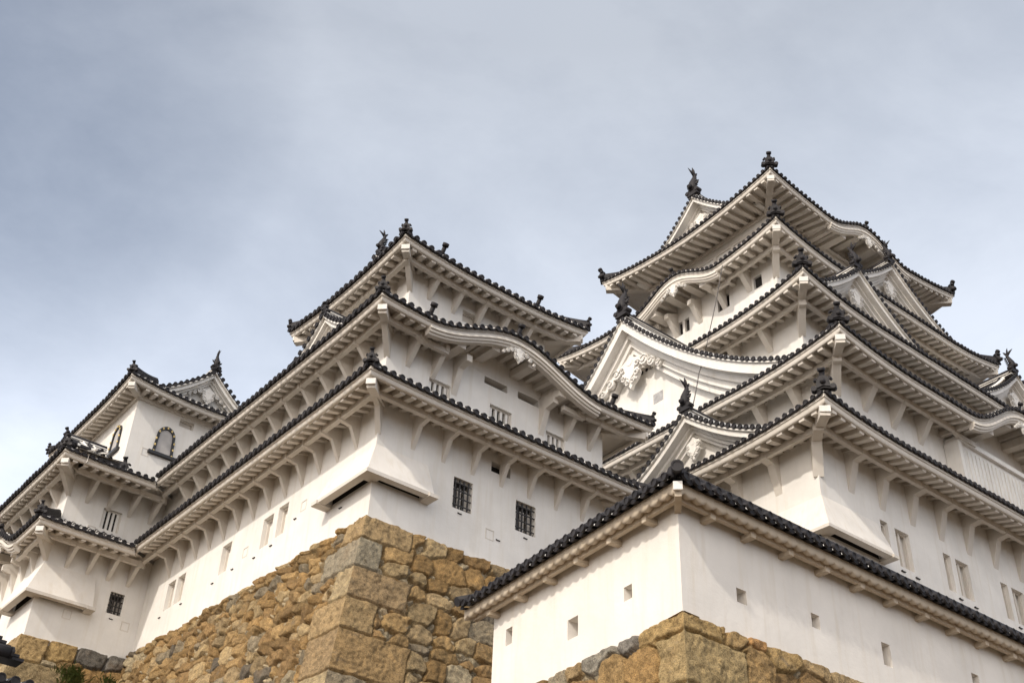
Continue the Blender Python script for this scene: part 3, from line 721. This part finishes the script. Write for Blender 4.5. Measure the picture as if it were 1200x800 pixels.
# --- stone base under the left turret
base2 = empty('stone_base', (10.75, 39.28, 16.05), 'rough stone base with a few dark capstones below the far left turret', 'stone wall', 'stone bases')
c2 = [(.95, 1.0, (.40, .29, .15)), (1.6, 1.9, (.30, .235, .14)), (1.2, 1.2, BR), (1.2, 1.8, OC)]
caps2 = [(1.0, .75, (.40, .29, .15)), (.95, .75, (.38, .27, .13)), (1.05, .6, GD), (.75, .6, (.17, .16, .15)), (.9, .6, GD)]
stone_face('stone_face', (10.75, 39.28, 16.1), (1, 0, .03), (-.2, -.2, -1), 3.7, 4.5, .032, (.55, .95), (.7, 1.2), 33, corner=c2, caps=caps2, parent=base2, root=base2, tilt=.3)
stone_face('stone_face', (10.75, 39.28, 16.1), (0, 1, 0), (-.2, -.2, -1), 9., 4.5, .05, (.45, .8), (.6, 1.1), 37, corner=[(.95, 1.5, OC), (1.6, .9, TN), (1.2, 1.7, OC), (1.2, 1., BR)], parent=base2, root=base2, tilt=.3, flip=True)
# --- stone base under the near wall
FGC = Vector((13.92, 13.02, 9.68)); LD = Vector((.108, .994, 0)).normalized()
base3 = empty('stone_base', (13.80, 12.90, 9.6), 'near ochre stone base with rounded capstones under the low white wall', 'stone wall', 'stone bases')
caps_s = [(1.0, .36, (.42, .30, .145)), (.62, .36, (.40, .28, .14)), (.45, .36, (.44, .26, .12)), (.95, .36, (.41, .29, .14)), (.8, .36, OC)]
caps_w = [(1.25, .36, (.42, .30, .145)), (.62, .36, (.22, .205, .19)), (1.0, .36, (.29, .27, .235)), (.5, .36, OC), (.7, .36, GY)]
c3 = [(.36, 1.0, (.42, .30, .145)), (.95, 1.55, (.40, .305, .165)), (.8, .7, (.38, .31, .19)), (1., 1.6, OC)]
c3w = [(.36, 1.25, (.42, .30, .145)), (.95, .75, (.40, .305, .165)), (.8, 1.5, (.38, .31, .19)), (1., .8, OC)]
stone_face('stone_face', (13.80, 12.90, 9.68), (1, 0, 0), (-.16, -.16, -1), 9.5, 3.2, .02, (.55, .95), (.7, 1.3), 44, corner=c3, caps=caps_s, parent=base3, root=base3, tilt=.12, depth=.13, fill=.35, ew_=.028)
stone_face('stone_face', (13.80, 12.90, 9.68), tuple(LD), (-.16, -.16, -1), 6.6, 3.2, .02, (.5, .9), (.7, 1.3), 47, corner=c3w, caps=caps_w, parent=base3, root=base3, tilt=.12, depth=.13, fill=.35, ew_=.028, flip=True)

# ================================================================== MAIN KEEP
mk = empty('main_keep', (43.5, 32.2, 16.), 'tallest white castle keep with five stacked tiled roofs rising on the right', 'castle keep')
RAFM = (.48, .22, .22)
mo = dict(fas=1.35, raf=RAFM, pitch=.30, beamh=.22, dpf=.58, L=5.0, sl=.26)
T5 = Tier(mk, 42.25, (35.70, 26.10, 51.0, 38.30), (37.9, 28.6, 48.8, 35.8), (37.6, 28.0, 49.1, 36.4), 1.3, lift=.75, karas={'S': (43.45, 3.5, 1.15)}, **{**mo, 'L': 6.5, 'dpf': .97})
T4 = Tier(mk, 37.85, (34.49, 25.23, 52.5, 40.7), (37.6, 28.0, 49.1, 36.4), (36.1, 26.8, 50.9, 39.1), 1.5, lift=.65, karas={'W': (31.9, 3.1, 1.05)}, **mo)
T3 = Tier(mk, 32.35, (32.59, 22.81, 54.4, 41.6), (36.1, 26.8, 50.9, 39.1), (34.3, 24.5, 52.7, 39.9), 2.0, lift=.65, **mo)
T2 = Tier(mk, 27.50, (30.98, 20.44, 56.0, 44.0), (34.3, 24.5, 52.7, 39.9), (32.6, 22.1, 54.4, 42.3), 2.0, lift=.5, karas={'S': (43.5, 4.6, 1.9)}, **mo)
T1 = Tier(mk, 22.62, (27.82, 19.32, 59.2, 45.0), (32.6, 22.1, 54.4, 42.3), (29.3, 21.0, 57.7, 43.3), 1.9, lift=.38, **mo)
T1.build(orn=ORN_L, brackets=[('S', frange(31.0, 47, 1.7), .30, 1.15, True, True), ('W', frange(22.7, 36, 1.7), .30, 1.15, True)])
T2.build(orn=ORN_L, brackets=[('S', frange(34.3, 38.0, 1.75), .28, .95, False, True), ('W', frange(23.8, 34, 1.75), .28, .95, False)])
T3.build(orn=ORN_L, brackets=[('S', frange(36.0, 50, 1.8), .26, .9, False, True), ('W', frange(26.2, 31, 1.75), .26, .9, False)])
T4.build(orn=ORN_L, brackets=[('S', frange(37.6, 42, 1.7), .26, .9, False, True), ('W', frange(28.4, 36, 1.6), .26, .9, False)])
T5.build(orn=ORN_L)
W = MB()
wall_face(W, 'S', 21.0, 29.3, 57.7, 14.0, 23.2, [(32.62, 20.25, .42, 1.42, .3), (33.62, 20.2, .8, 1.42, .3), (36.22, 20.2, .45, 1.42, .3), (37.14, 20.2, .8, 1.42, .3), (39.8, 20.2, .45, 1.42, .3), (40.7, 20.2, .8, 1.42, .3), (43.3, 20.2, .45, 1.42, .3), (44.2, 20.2, .8, 1.42, .3)], 0, 0)
wall_face(W, 'W', 29.3, 21.0, 43.3, 14.0, 23.2, [], 0)
W.quad((57.7, 21, 14), (57.7, 43.3, 14), (57.7, 43.3, 23.2), (57.7, 21, 23.2)); W.quad((57.7, 43.3, 14), (29.3, 43.3, 14), (29.3, 43.3, 23.2), (57.7, 43.3, 23.2))
W.build('wall', [M_WALL, M_VOID], mk, mk)
for x in (33.62, 37.14, 40.7, 44.2): window(mk, 'S', 21.0, x, 20.2, .8, 1.42, 'slit')
for x, w in ((32.62, .42), (36.22, .45), (39.8, .45), (43.3, .45)): window(mk, 'S', 21.0, x, 20.2, w, 1.42, 'plain')
def storey(root, wr, z0, z1, hs=(), hw=(), m=M_WALL):
    b = MB(); wall_face(b, 'S', wr[1], wr[0], wr[2], z0, z1, list(hs), 0); wall_face(b, 'W', wr[0], wr[1], wr[3], z0, z1, list(hw), 0)
    b.quad((wr[2], wr[1], z0), (wr[2], wr[3], z0), (wr[2], wr[3], z1), (wr[2], wr[1], z1)); b.quad((wr[2], wr[3], z0), (wr[0], wr[3], z0), (wr[0], wr[3], z1), (wr[2], wr[3], z1))
    return b.build('wall', [m, M_VOID], root, root)
storey(mk, T2.w, 23.6, 28.1)
storey(mk, T3.w, 28.6, 33.0)
storey(mk, T4.w, 33.6, 38.5, (), [(32.95, 37.35, .3, .8, .15), (32.5, 37.35, .3, .8, .15), (30.3, 37.35, .3, .8, .15), (29.85, 37.35, .3, .8, .15), (27.9, 37.35, .5, .7, .15)])
storey(mk, T5.w, 38.8, 42.9)
# beams on the top storey wall
b = MB()
for z in (40.6, 41.9):
    b.box((37.54, 27.94, z), (49.1, 27.999, z+.18)); b.box((37.54, 28.0, z), (37.599, 36.4, z+.18))
for k in range(8): y = 28.0+1.2*k; b.box((37.52, y-.09, 40.78), (37.598, y+.09, 41.9)); x = 37.7+1.5*k; b.box((x-.09, 27.93, 40.78), (x+.09, 27.998, 41.9))
b.build('wall_frame', [M_TRIM], mk, mk)
stone_drop(mk, 29.3, 21.0, 20.75, 19.35, 2.9, 3.6, .52)
# lattice bay under the cusped eave
b = MB(); b.box((39.7, 21.55, 24.4), (47.5, 22.09, 27.2))
for k in range(26): x = 39.9+.29*k; b.box((x, 21.515, 24.6), (x+.19, 21.548, 27.0))
b.box((39.55, 21.4, 27.2), (47.65, 22.08, 27.42)); b.box((39.45, 21.42, 24.4), (39.69, 22.08, 27.19))
b.build('lattice_bay', [M_WALL], mk, mk)
# gables
gable(mk, mk, 'W', 31.45, 32.4, 9.4, 7.1, 28.2, 5.2, k=.5, pitch=.32, wb=1.5, rec=1.08, pend=1.22, fish=FISH_L, wings=1., thick=1.3, holes=((1.15, 30.9, .6, .5),), floor=27.95)
gable(mk, mk, 'W', 27.95, 25.6, 4.0, 2.4, 23.0, 4.7, floor=23.0, k=.45, pitch=.30, wb=.6, rec=.8, pend=.62, fish=FISH_M, wings=0, thick=1.1)
gable(mk, mk, 'S', 23.3, 37.45, 4.6, 3.0, 33.0, 3.6, floor=32.85, k=.45, pitch=.3, wb=.6, rec=.7, pend=.8, fish=FISH_M, wings=0, thick=1.1)
gable(mk, mk, 'S', 23.3, 49.9, 4.6, 3.0, 33.0, 3.6, floor=32.85, k=.45, pitch=.3, wb=.6, rec=.7, pend=.8, fish=FISH_M, wings=0, thick=1.1)
gable(mk, mk, 'S', 25.5, 44.1, 4.6, 2.9, 38.4, 2.8, floor=38.25, k=.45, pitch=.3, wb=.6, rec=.7, pend=.8, fish=FISH_M, wings=0, thick=1.1)
gable(mk, mk, 'W', 36.7, 32.1, 4.4, 3.4, 42.6, 13.5, floor=42.9, k=.4, pitch=.3, wb=.6, rec=1.05, pend=.9, fish=FISH_L, wings=.8, thick=1.2)

# ================================================================== MIDDLE TOWER WITH ITS WING
sk = empty('castle_tower', (18.5, 28.5, 16.1), 'white three-roofed castle tower on the ochre stone corner with a long wing to the left', 'castle tower')
so = dict(pitch=.285, raf=(.36, .16, .165), sl=.25)
V1 = Tier(sk, 19.43, (13.29, 23.34, 24.4, 37.99), (14.56, 24.70, 23.0, 37.99), (14.56, 24.70, 23.0, 37.99), .75, lift=.06, L=3,
          g={'W': (1, -1), 'N': (0, 0)}, cut={'N': (0, 0), 'E': (23.34, 37.9)}, **so)
V2 = Tier(sk, 22.0, (13.42, 23.45, 24.2, 37.80), (15.85, 25.95, 21.5, 37.80), (14.56, 24.70, 23.0, 37.80), 1.35, lift=.12, L=3,
          g={'W': (1, -1), 'N': (0, 0)}, cut={'N': (0, 0), 'E': (23.45, 37.7)}, karas={'S': (18.5, 3.6, .95)}, **{**so, 'raf': (.36, .16, .165)})
V3 = Tier(sk, 25.68, (14.76, 24.80, 22.55, 31.95), (16.5, 26.6, 20.8, 30.2), (15.85, 25.95, 21.5, 30.85), 1.15, lift=.26, L=3.4, **so)
V1.build(orn=ORN_S, brackets=[('S', frange(15.75, 22.6, 1.06), .13, .72, True, True), ('W', frange(25.75, 37.6, .98), .13, .72, True)])
V2.build(orn=ORN_S, brackets=[('S', [15.3, 16.2, 21.4, 22.4], .15, .75, False, True), ('S', [17.0, 20.4], .20, .9, True), ('W', frange(25.6, 37.4, 1.05), .13, .7, False)])
V3.build(orn=ORN_S, brackets=[('S', frange(16.6, 21.4, .98), .14, .6, False, True), ('W', frange(26.9, 30.6, .98), .14, .6, False)])
W = MB()
wall_face(W, 'S', 24.70, 14.56, 23.0, 15.6, 19.85, [(17.57, 17.87, .68, .98, .24), (19.89, 17.95, .76, .98, .24), (18.9, 19.2, .72, .34, .25)], 0, 1)
wall_face(W, 'W', 14.56, 24.70, 39.6, 15.6, 19.85, [(30.56, 17.85, .62, 1.0, .22), (29.66, 17.9, .58, 1.0, .22), (33.21, 17.88, .62, 1.0, .22), (37.15, 17.87, .58, 1.0, .22), (36.40, 17.87, .58, 1.0, .22)], 0, 0)
W.quad((23, 24.7, 15.6), (23, 39, 15.6), (23, 39, 19.85), (23, 24.7, 19.85))
W.build('wall', [M_WALL, M_VOID], sk, sk)
W = MB()
wall_face(W, 'S', 24.70, 14.56, 23.0, 19.855, 22.5, [(16.48, 20.93, .78, .66, .2), (18.79, 20.98, .86, .66, .2), (20.99, 20.95, .78, .66, .2), (18.55, 22.08, .9, .26, .3), (19.85, 22.1, .85, .26, .3)], 0, 1)
wall_face(W, 'W', 14.56, 24.70, 39.4, 19.855, 22.5, [], 0, 0)
W.quad((23, 24.7, 19.85), (23, 39, 19.85), (23, 39, 22.5), (23, 24.7, 22.5))
W.build('wall', [M_WALL, M_VOID], sk, sk)
storey(sk, V3.w, 22.6, 26.2, [(18.28, 25.17, .62, .46, .35)])
window(sk, 'S', 24.7, 17.57, 17.87, .68, .98, 'grid'); window(sk, 'S', 24.7, 19.89, 17.95, .76, .98, 'grid')
for x, z, w in ((16.48, 20.93, .78), (18.79, 20.98, .86), (20.99, 20.95, .78)): window(sk, 'S', 24.7, x, z, w, .66, 'bars')
window(sk, 'S', 25.95, 18.28, 25.17, .62, .46, 'shutter')
for y, z, w in ((30.56, 17.85, .62), (29.66, 17.9, .58), (33.21, 17.88, .62), (37.15, 17.87, .58), (36.40, 17.87, .58)): window(sk, 'W', 14.56, y, z, w, 1.0, 'plain')
stone_drop(sk, 14.56, 24.70, 18.35, 17.25, 1.75, 2.2, .44)
gable(sk, sk, 'W', 13.62, 27.1, 1.7, 1.2, 22.4, 2.2, floor=22.3, k=.4, pitch=.26, wb=.34, rec=.4, pend=.35, fish=None, orn=ORN_S, wings=0, thick=.7)
gable(sk, sk, 'W', 15.9, 28.4, 2.6, 1.8, 26.3, 6.3, floor=26.4, k=.4, pitch=.28, wb=.4, rec=.5, pend=.5, fish=FISH_S, wings=0, thick=.9)
for p, q in ((V3, 16.3), (V3, 20.3), (V2, 15.2), (V2, 22.4)):
    inst(PIN, 'ridge_end_tile', sk, p.roof, p.P('S', q, .12, p.zr('S', q, .12)+.10), 0)

# ================================================================== LEFT TURRET
it = empty('corner_turret', (13., 42., 16.1), 'small white turret at the far left with gold-trimmed black arched windows under its top roof', 'turret')
I1 = Tier(it, 19.30, (9.88, 37.99, 13.29, 50.), (10.85, 39.4, 14.56, 48.6), (10.85, 39.4, 14.56, 48.6), .75, lift=.05, L=2, g={'S': (1, -1), 'E': (0, 0)}, cut={'E': (0, 0)}, karas={'W': (42.6, 2.6, .9)}, **so)
I2 = Tier(it, 21.85, (10.0, 37.80, 13.42, 51.), (13.0, 40.7, 15.3, 48.), (11.0, 39.4, 14.56, 49.3), 1.5, lift=.06, L=2, g={'S': (1, -1), 'E': (0, 0)}, cut={'E': (0, 0)}, **so)
I3 = Tier(it, 26.80, (12.18, 39.83, 18.6, 48.4), (13.7, 41.3, 17.1, 46.9), (13.0, 40.7, 17.7, 47.5), 1.0, lift=.25, L=3.2, **{**so, 'dpf': .96})
I1.build(orn=ORN_S, brackets=[('S', frange(11.6, 13.9, .75), .13, .6, False, True), ('W', frange(40.4, 45, .95), .13, .72, True)])
I2.build(orn=ORN_S, brackets=[('S', frange(11.7, 14.2, .8), .13, .65, False, True), ('W', frange(40.3, 47, .95), .13, .65, False)])
I3.build(orn=ORN_S)
W = MB()
wall_face(W, 'S', 39.40, 10.85, 14.70, 15.5, 19.8, [(13.59, 17.98, .52, .78, .22)], 0, 1); wall_face(W, 'W', 10.85, 39.4, 48.6, 15.5, 19.8, [(43., 17.5, .5, .8, .2)], 0, 1)
W.build('wall', [M_WALL, M_VOID], it, it)
W = MB()
wall_face(W, 'S', 39.40, 11.0, 14.70, 19.805, 22.5, [(12.71, 20.88, .70, .80, .16)], 0, 1); wall_face(W, 'W', 11.0, 39.4, 49.3, 19.805, 22.5, [], 0, 1)
W.build('wall', [M_WALL, M_VOID], it, it)
storey(it, I3.w, 22.4, 27.3, [(15.15, 26.5, .62, .34, .35)])
window(it, 'S', 39.4, 13.59, 17.98, .52, .78, 'grid'); window(it, 'S', 39.4, 12.71, 20.88, .70, .80, 'bars'); window(it, 'S', 40.7, 15.15, 26.5, .62, .34, 'shutter')
stone_drop(it, 10.85, 39.4, 18.65, 17.45, 1.85, 2.0, .45)
gable(it, it, 'S', 40.75, 15.9, 2.7, 2.0, 27.4, 6.0, floor=27.3, k=.42, pitch=.28, wb=.42, rec=.55, pend=.55, fish=FISH_S, orn=ORN_S, wings=.8, thick=.9)
def arched_window(sd, plane, u, z, w, h):
    f = fmap(sd, plane); N = 16
    def arch(sc, t0=0):
        P = [(-w/2*1.08*sc, -h/2)]
        for k in range(N+1):
            t = math.pi*(1-k/N); P.append((w/2*sc*math.cos(t)*.94, h*.12+h*.38*sc*math.sin(t)**.8*(1+.10*(1-abs(math.cos(t))))))
        P.append((w/2*1.08*sc, -h/2)); return P
    o, i_ = arch(1.0), arch(.74); b = MB()
    for k in range(len(o)-1):
        b.hexa([f(u+o[k][0], -.07, z+o[k][1]), f(u+o[k+1][0], -.07, z+o[k+1][1]), f(u+i_[k+1][0], -.07, z+i_[k+1][1]), f(u+i_[k][0], -.07, z+i_[k][1]),
                f(u+o[k][0], -.005, z+o[k][1]), f(u+o[k+1][0], -.005, z+o[k+1][1]), f(u+i_[k+1][0], -.005, z+i_[k+1][1]), f(u+i_[k][0], -.005, z+i_[k][1])])
    win = b.build('arched_window', [M_LACQ], it, it)
    p = MB(); p.poly([f(u+a, -.012, z+c) for a, c in i_]); p.build('shutter', [M_PANEL], win, it)
    s = MB(); s.hexa([f(u+a, b_, z+c) for c in (-h/2-.12, -h/2) for a, b_ in ((-w*.74, -.14), (w*.74, -.14), (w*.74, -.003), (-w*.74, -.003))]); s.build('sill', [M_LACQ], win, it)
    gd = MB(); gd.ball((0, 0, 0), .045, 0, 4, (.9, .4, 1.3)); go = gd.build('gold_fitting', [M_GOLD]); gm = go.data; bpy.data.objects.remove(go); m_ = [((o[k][0]+i_[k][0])/2, (o[k][1]+i_[k][1])/2) for k in range(len(o))]
    L = [(m_[0][0], m_[0][1]+(m_[1][1]-m_[0][1])*q) for q in (.03, .42, .80)]+[m_[k] for k in (3, 6, 9, 12, 15)]+[(m_[-1][0], m_[-1][1]+(m_[-2][1]-m_[-1][1])*q) for q in (.03, .42, .80)]
    for (a, c) in L: inst(gm, 'gold_fitting', it, win, f(u+a, -.078, z+c))
arched_window('S', 40.7, 14.42, 25.42, .80, 1.2)
arched_window('W', 13.0, 42.1, 25.55, .85, 1.2)
inst(ORN_M, 'ridge_ornament', it, I2.roof, (12.75, 39.6, 23.0), -.6)

# ================================================================== NEAR WALL
nw = empty('plastered_wall', (13.92, 13.02, 9.68), 'low white plastered wall with square loopholes and a tiled coping in the foreground', 'wall')
ZT = 11.72
def leftf(a, b, z): p = Vector((13.92, 13.02, 0))+LD*a+Vector((LD.y, -LD.x, 0))*b; return (p.x, p.y, z)
def rightf(a, b, z): return (13.92+a, 13.02+b, z)
W = MB(); LL, RL = 6.05, 16.
def panel(f, L, holes):
    us = sorted({0, L, *[h[0]-h[2]/2 for h in holes], *[h[0]+h[2]/2 for h in holes]}); zs = sorted({9.3, ZT+.15, *[h[1]-h[3]/2 for h in holes], *[h[1]+h[3]/2 for h in holes]})
    for i in range(len(us)-1):
        for j in range(len(zs)-1):
            uc, zc = (us[i]+us[i+1])/2, (zs[j]+zs[j+1])/2
            if any(abs(uc-h[0]) < h[2]/2 and abs(zc-h[1]) < h[3]/2 for h in holes): continue
            for b_ in (0, .42): W.quad(f(us[i] if b_ == 0 else max(us[i], .42), b_, zs[j]), f(us[i+1], b_, zs[j]), f(us[i+1], b_, zs[j+1]), f(us[i] if b_ == 0 else max(us[i], .42), b_, zs[j+1]))
    for (u, z, w, h) in holes:
        a, b, c, e = u-w/2, u+w/2, z-h/2, z+h/2
        for p, q in (((a, c), (b, c)), ((b, c), (b, e)), ((b, e), (a, e)), ((a, e), (a, c))): W.quad(f(p[0], 0, p[1]), f(q[0], 0, q[1]), f(q[0], .42, q[1]), f(p[0], .42, p[1]))
    W.quad(f(L, 0, 9.3), f(L, .42, 9.3), f(L, .42, ZT+.15), f(L, 0, ZT+.15))
LH = [(1.47, 10.56, .24, .27), (3.18, 10.45, .34, .40), (5.44, 11.0, .24, .36)]
RH = [(1.53, 10.44, .26, .27), (3.57, 10.57, .24, .28), (5.69, 10.50, .27, .46), (8.75, 10.75, .26, .32), (11.2, 10.6, .26, .32)]
panel(leftf, LL, LH); panel(rightf, RL, RH)
W.build('wall', [M_OLD], nw, nw)
R = MB(); E = MB(); Bm = MB(); OV = .50; PT = .27
bis = {}
for f, L, sd in ((leftf, LL+.55, 'L'), (rightf, RL, 'R')):
    lat = Vector(f(1, 0, 0))-Vector(f(0, 0, 0)); inn = Vector(f(0, 1, 0))-Vector(f(0, 0, 0))
    zs = lambda b: ZT+.16+.50*(b+OV)
    n = int((L+OV)/PT)
    R.grid([[f(max(a, b), b, zs(b)) for a in frange(-OV, L, .5)] for b in (-OV, .21)], 1); R.grid([[f(max(a, .21), b, zs(.42-b)) for a in frange(-OV, L, .5)] for b in (.21, .92)], 1)
    for q in range(n):
        a = -OV+PT*(q+.55)
        bm = min(.2, a) if a < .2 else .2
        R.halfpipe([f(a, -OV-.08, zs(-OV)+.03), f(a, (bm-OV)/2, zs((bm-OV)/2)+.03), f(a, bm, zs(bm)+.03)], lat, PT*.27, 2, run0=.42+random.uniform(-.05, .05), per=.4)
        R.disc(f(a, -OV-.095+random.uniform(-.012, .012), zs(-OV)+.035), lat if sd == 'R' else -lat, (0, 0, 1), PT*.305, .06, 0, 14)
        R.grid([[f(a+PT*(.2+.6*j/4), -OV-.02, zs(-OV)-.04-.03*math.sin(math.pi*j/4)) for j in range(5)], [f(a+PT*(.2+.6*j/4), -OV-.02, zs(-OV)+.02) for j in range(5)]], 0)
        R.grid([[f(a+PT*(.2+.6*j/4), -OV+.12, zs(-OV)-.02) for j in range(5)], [f(a+PT*(.2+.6*j/4), -OV-.02, zs(-OV)-.04-.03*math.sin(math.pi*j/4)) for j in range(5)]], 0)
    # scalloped plaster under the tiles
    A = [-OV+PT*.55+PT*k/8 for k in range(-4, int((L+OV)/PT*8)-2)]
    wv = lambda a: abs(math.cos(math.pi*(a+OV-PT*.55)/PT))
    rows = []
    for (b, z, w) in ((-OV+.10, .14, 0), (-OV+.10, .0, .02), (-OV+.115, -.02, .075), (-OV+.34, .05, .07), (-.10, .12, .0), (.02, .2, 0)):
        rows.append([f(max(a, b), b, ZT+z-w*wv(a)) for a in A])
    E.grid(rows, 0, True)
    Bm.beam(f(-.20, -.20, ZT-.0), f(L-.1, -.20, ZT-.0), .09, .11, 0)
    st = 1.05
    for q in range(int(L/st)):
        a = .62+st*q
        Bm.beam(f(a, -.27, ZT-.085), f(a, .02, ZT-.085), .13, .10, 0)
Bm.beam((13.92-.44, 13.02-.44, ZT+.04), (13.94, 13.04, ZT+.04), .12, .22, 0); Bm.beam((13.92-.50, 13.02-.50, ZT+.07), (13.92-.46, 13.02-.46, ZT+.07), .16, .16, 1)
cop = R.build('tiled_coping', [M_TILE, M_DARKTILE, M_BARREL], nw, nw)
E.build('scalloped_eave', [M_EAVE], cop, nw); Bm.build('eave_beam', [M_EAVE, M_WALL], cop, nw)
Hm = MB(); Hm.tube([(13.92-OV-.12, 13.02-OV-.12, ZT+.27), (13.92-.1, 13.02-.1, ZT+.47), (14.13, 13.23, ZT+.62)], .10, 10)
Hm.disc((13.92-OV-.14, 13.02-OV-.14, ZT+.27), (.707, -.707, 0), (0, 0, 1), .115, .06, 0, 14)
for f, L in ((leftf, LL+.5), (rightf, RL)): Hm.beam(f(.1, .21, ZT+.78), f(L, .21, ZT+.78), .3, .3); Hm.tube([f(.1, .21, ZT+.8), f(L, .21, ZT+.8)], .11, 8)
e0 = leftf(LL+.55, -OV, ZT+.2); Hm.tube([leftf(LL+.5, -OV-.15, ZT+.24), leftf(LL+.5, .2, ZT+.60)], .11, 9)
Hm.build('hip_ridge', [M_TILE], cop, nw)

# ================================================================== SMALL THINGS
gable(it, it, 'W', 10.45, 39.6, 1.9, 1.15, 22.25, 1.5, k=.45, pitch=.27, wb=.36, rec=.4, pend=.35, orn=ORN_S, wings=0, thick=.7, floor=22.15)
def hook_mesh():
    b = MB(); b.box((-.07, -.04, -.008), (.07, .0, .008)); b.box((-.07, -.04, -.008), (-.05, .0, .02))
    o = b.build('wall_hook', [M_IRON]); me = o.data; bpy.data.objects.remove(o); return me
HOOK = hook_mesh()
for y, z in ((26.2, 16.95), (31.1, 17.15), (30.1, 17.2), (32.5, 17.25), (33.8, 17.2), (36.0, 17.2), (37.6, 17.2), (28.8, 17.6)): inst(HOOK, 'wall_hook', sk, sk, (14.56, y, z), -math.pi/2)
for x, z in ((17.5, 17.25), (19.9, 17.3), (18.9, 16.9), (21.3, 20.35)): inst(HOOK, 'wall_hook', sk, sk, (x, 24.7, z), 0)
for x, z in ((33.3, 19.3), (34.1, 19.3), (36.6, 19.3), (37.5, 19.25), (40.3, 19.3), (41.1, 19.3)): inst(HOOK, 'wall_hook', mk, mk, (x, 21.0, z), 0, 1.5)
inst(HOOK, 'wall_hook', it, it, (13.55, 39.4, 17.4), 0)
def sama_mesh():
    b = MB(); w = .15
    for lo, hi in (((-w, -.012, w-.03), (w, .0, w)), ((-w, -.012, -w), (-w+.03, .0, w-.03)), ((w-.03, -.006, -w), (w, .0, w-.03)), ((-w, -.006, -w-.03), (w, .0, -w))): b.box(lo, hi)
    o = b.build('loophole_frame', [M_TRIM]); me = o.data; bpy.data.objects.remove(o); return me
SAMA = sama_mesh()
for rt_, x, y, z, rz in ((it, 12.05, 39.4, 17.15, 0), (it, 12.1, 39.4, 20.3, 0), (it, 13.9, 39.4, 20.2, 0), (it, 13.75, 40.7, 24.7, 0), (it, 14.1, 39.4, 17.3, 0), (sk, 18.6, 24.7, 17.0, 0), (sk, 14.56, 31.8, 17.6, -math.pi/2), (sk, 14.56, 28.4, 17.9, -math.pi/2)):
    inst(SAMA, 'loophole', rt_, rt_, (x, y, z), rz)
# cables of the lightning conductor
def cable(name, pts, label):
    b = MB(); P = []
    for p, q in zip(pts[:-1], pts[1:]):
        for k in range(6): P.append(Vector(p).lerp(Vector(q), k/6)-Vector((0, 0, .12*math.sin(math.pi*k/6))))
    P.append(Vector(pts[-1])); b.tube(P, .022, 5); o = b.build(name, [M_CABLE]); tag(o, label, 'cable'); return o
cable('lightning_cable', [(34.3, 28.45, 37.7), (33.0, 28.31, 33.5), (31.3, 27.7, 29.8), (28.3, 25.61, 25.5)], 'thin dark lightning cable hanging across the big white gable of the tallest keep')
#cable('lightning_cable', [(35.9, 38.0, 42.5), (34.6, 40.2, 38.4), (33.5, 40.9, 36.0)], 'thin cable dropping from the far left corner of the topmost roof')
# roof of a lower gate at the bottom left
gr_ = empty('gate_roof', (5.2, 25.2, 6.0), 'dark tiled roof end of a lower building at the bottom left corner', 'roof')
b = MB(); b.box((2.2, 24.75, 5.0), (6.75, 26.6, 9.75)); b.build('wall', [M_OLD], gr_, gr_)
b = MB()
rz_ = lambda y: 9.50+.18*(y-24.1)
b.grid([[(x, y, rz_(y)) for x in (1.8, 7.5)] for y in (24.1, 25.6)], 1); b.grid([[(x, 24.1, z) for x in (1.8, 7.5)] for z in (rz_(24.1)-.12, rz_(24.1))], 0)
b.grid([[(x, y, rz_(51.2-y)) for x in (1.8, 7.5)] for y in (25.6, 27.1)], 1)
for k in range(20):
    x = 1.95+.28*k; b.halfpipe([(x, 24.02, rz_(24.02)+.02), (x, 25.6, rz_(25.6)+.02)], (1, 0, 0), .085, 2); b.disc((x, 24.0, rz_(24.02)+.03), (1, 0, 0), (0, 0, 1), .095, .05)
rf = b.build('roof', [M_TILE, M_DARKTILE, M_BARREL], gr_, gr_)
b = MB()
for k in range(6): b.box((1.9, 24.30-.0+.02*k, 10.0+.075*k), (6.84-.10*k, 24.72-.02*k, 10.055+.075*k))
b.box((1.9, 24.36, 10.0), (6.2, 24.66, 10.42)); b.tube([(1.8, 24.5, 10.46), (6.2, 24.5, 10.46)], .12, 10); b.tube([(5.9, 24.22, 10.08), (6.55, 24.22, 10.08)], .12, 10); b.disc((6.56, 24.22, 10.08), (0, 1, 0), (0, 0, 1), .13, .05)
b.build('ridge_tiles', [M_TILE], rf, gr_)
# ferns growing out of the left stone base
def plant(loc, n_, h, label):
    r = random.Random(int(loc[0]*100)); b = MB()
    for k in range(n_):
        a = r.uniform(0, 2*math.pi); L = h*r.uniform(.5, 1.1); o = Vector((r.gauss(0, .5*h), -abs(r.gauss(0, .22*h)), r.gauss(0, .35*h)))
        d = Vector((math.cos(a)*.6, -abs(math.sin(a))*.6-.2, r.uniform(.3, 1.1))).normalized(); sd_ = d.cross(Vector((0, 0, 1))).normalized()
        p0, p1, p2 = o, o+d*L*.55, o+d*L+Vector((0, 0, -.25*L)); w = .02*r.uniform(.7, 1.5)
        i = b.add([p0-sd_*w*.4, p0+sd_*w*.4, p1+sd_*w, p1-sd_*w, p2]); b.face((i, i+1, i+2, i+3)); b.face((i+3, i+2, i+4))
    o = b.build('fern_plant', [M_GRASS]); o.location = loc; tag(o, label, 'plant', 'plants on the stone base'); return o
plant((12.45, 38.62, 14.75), 260, .42, 'larger green fern tuft growing out of the left stone base')
plant((13.75, 38.7, 14.95), 110, .28, 'smaller green tuft in the inner corner of the stone bases')
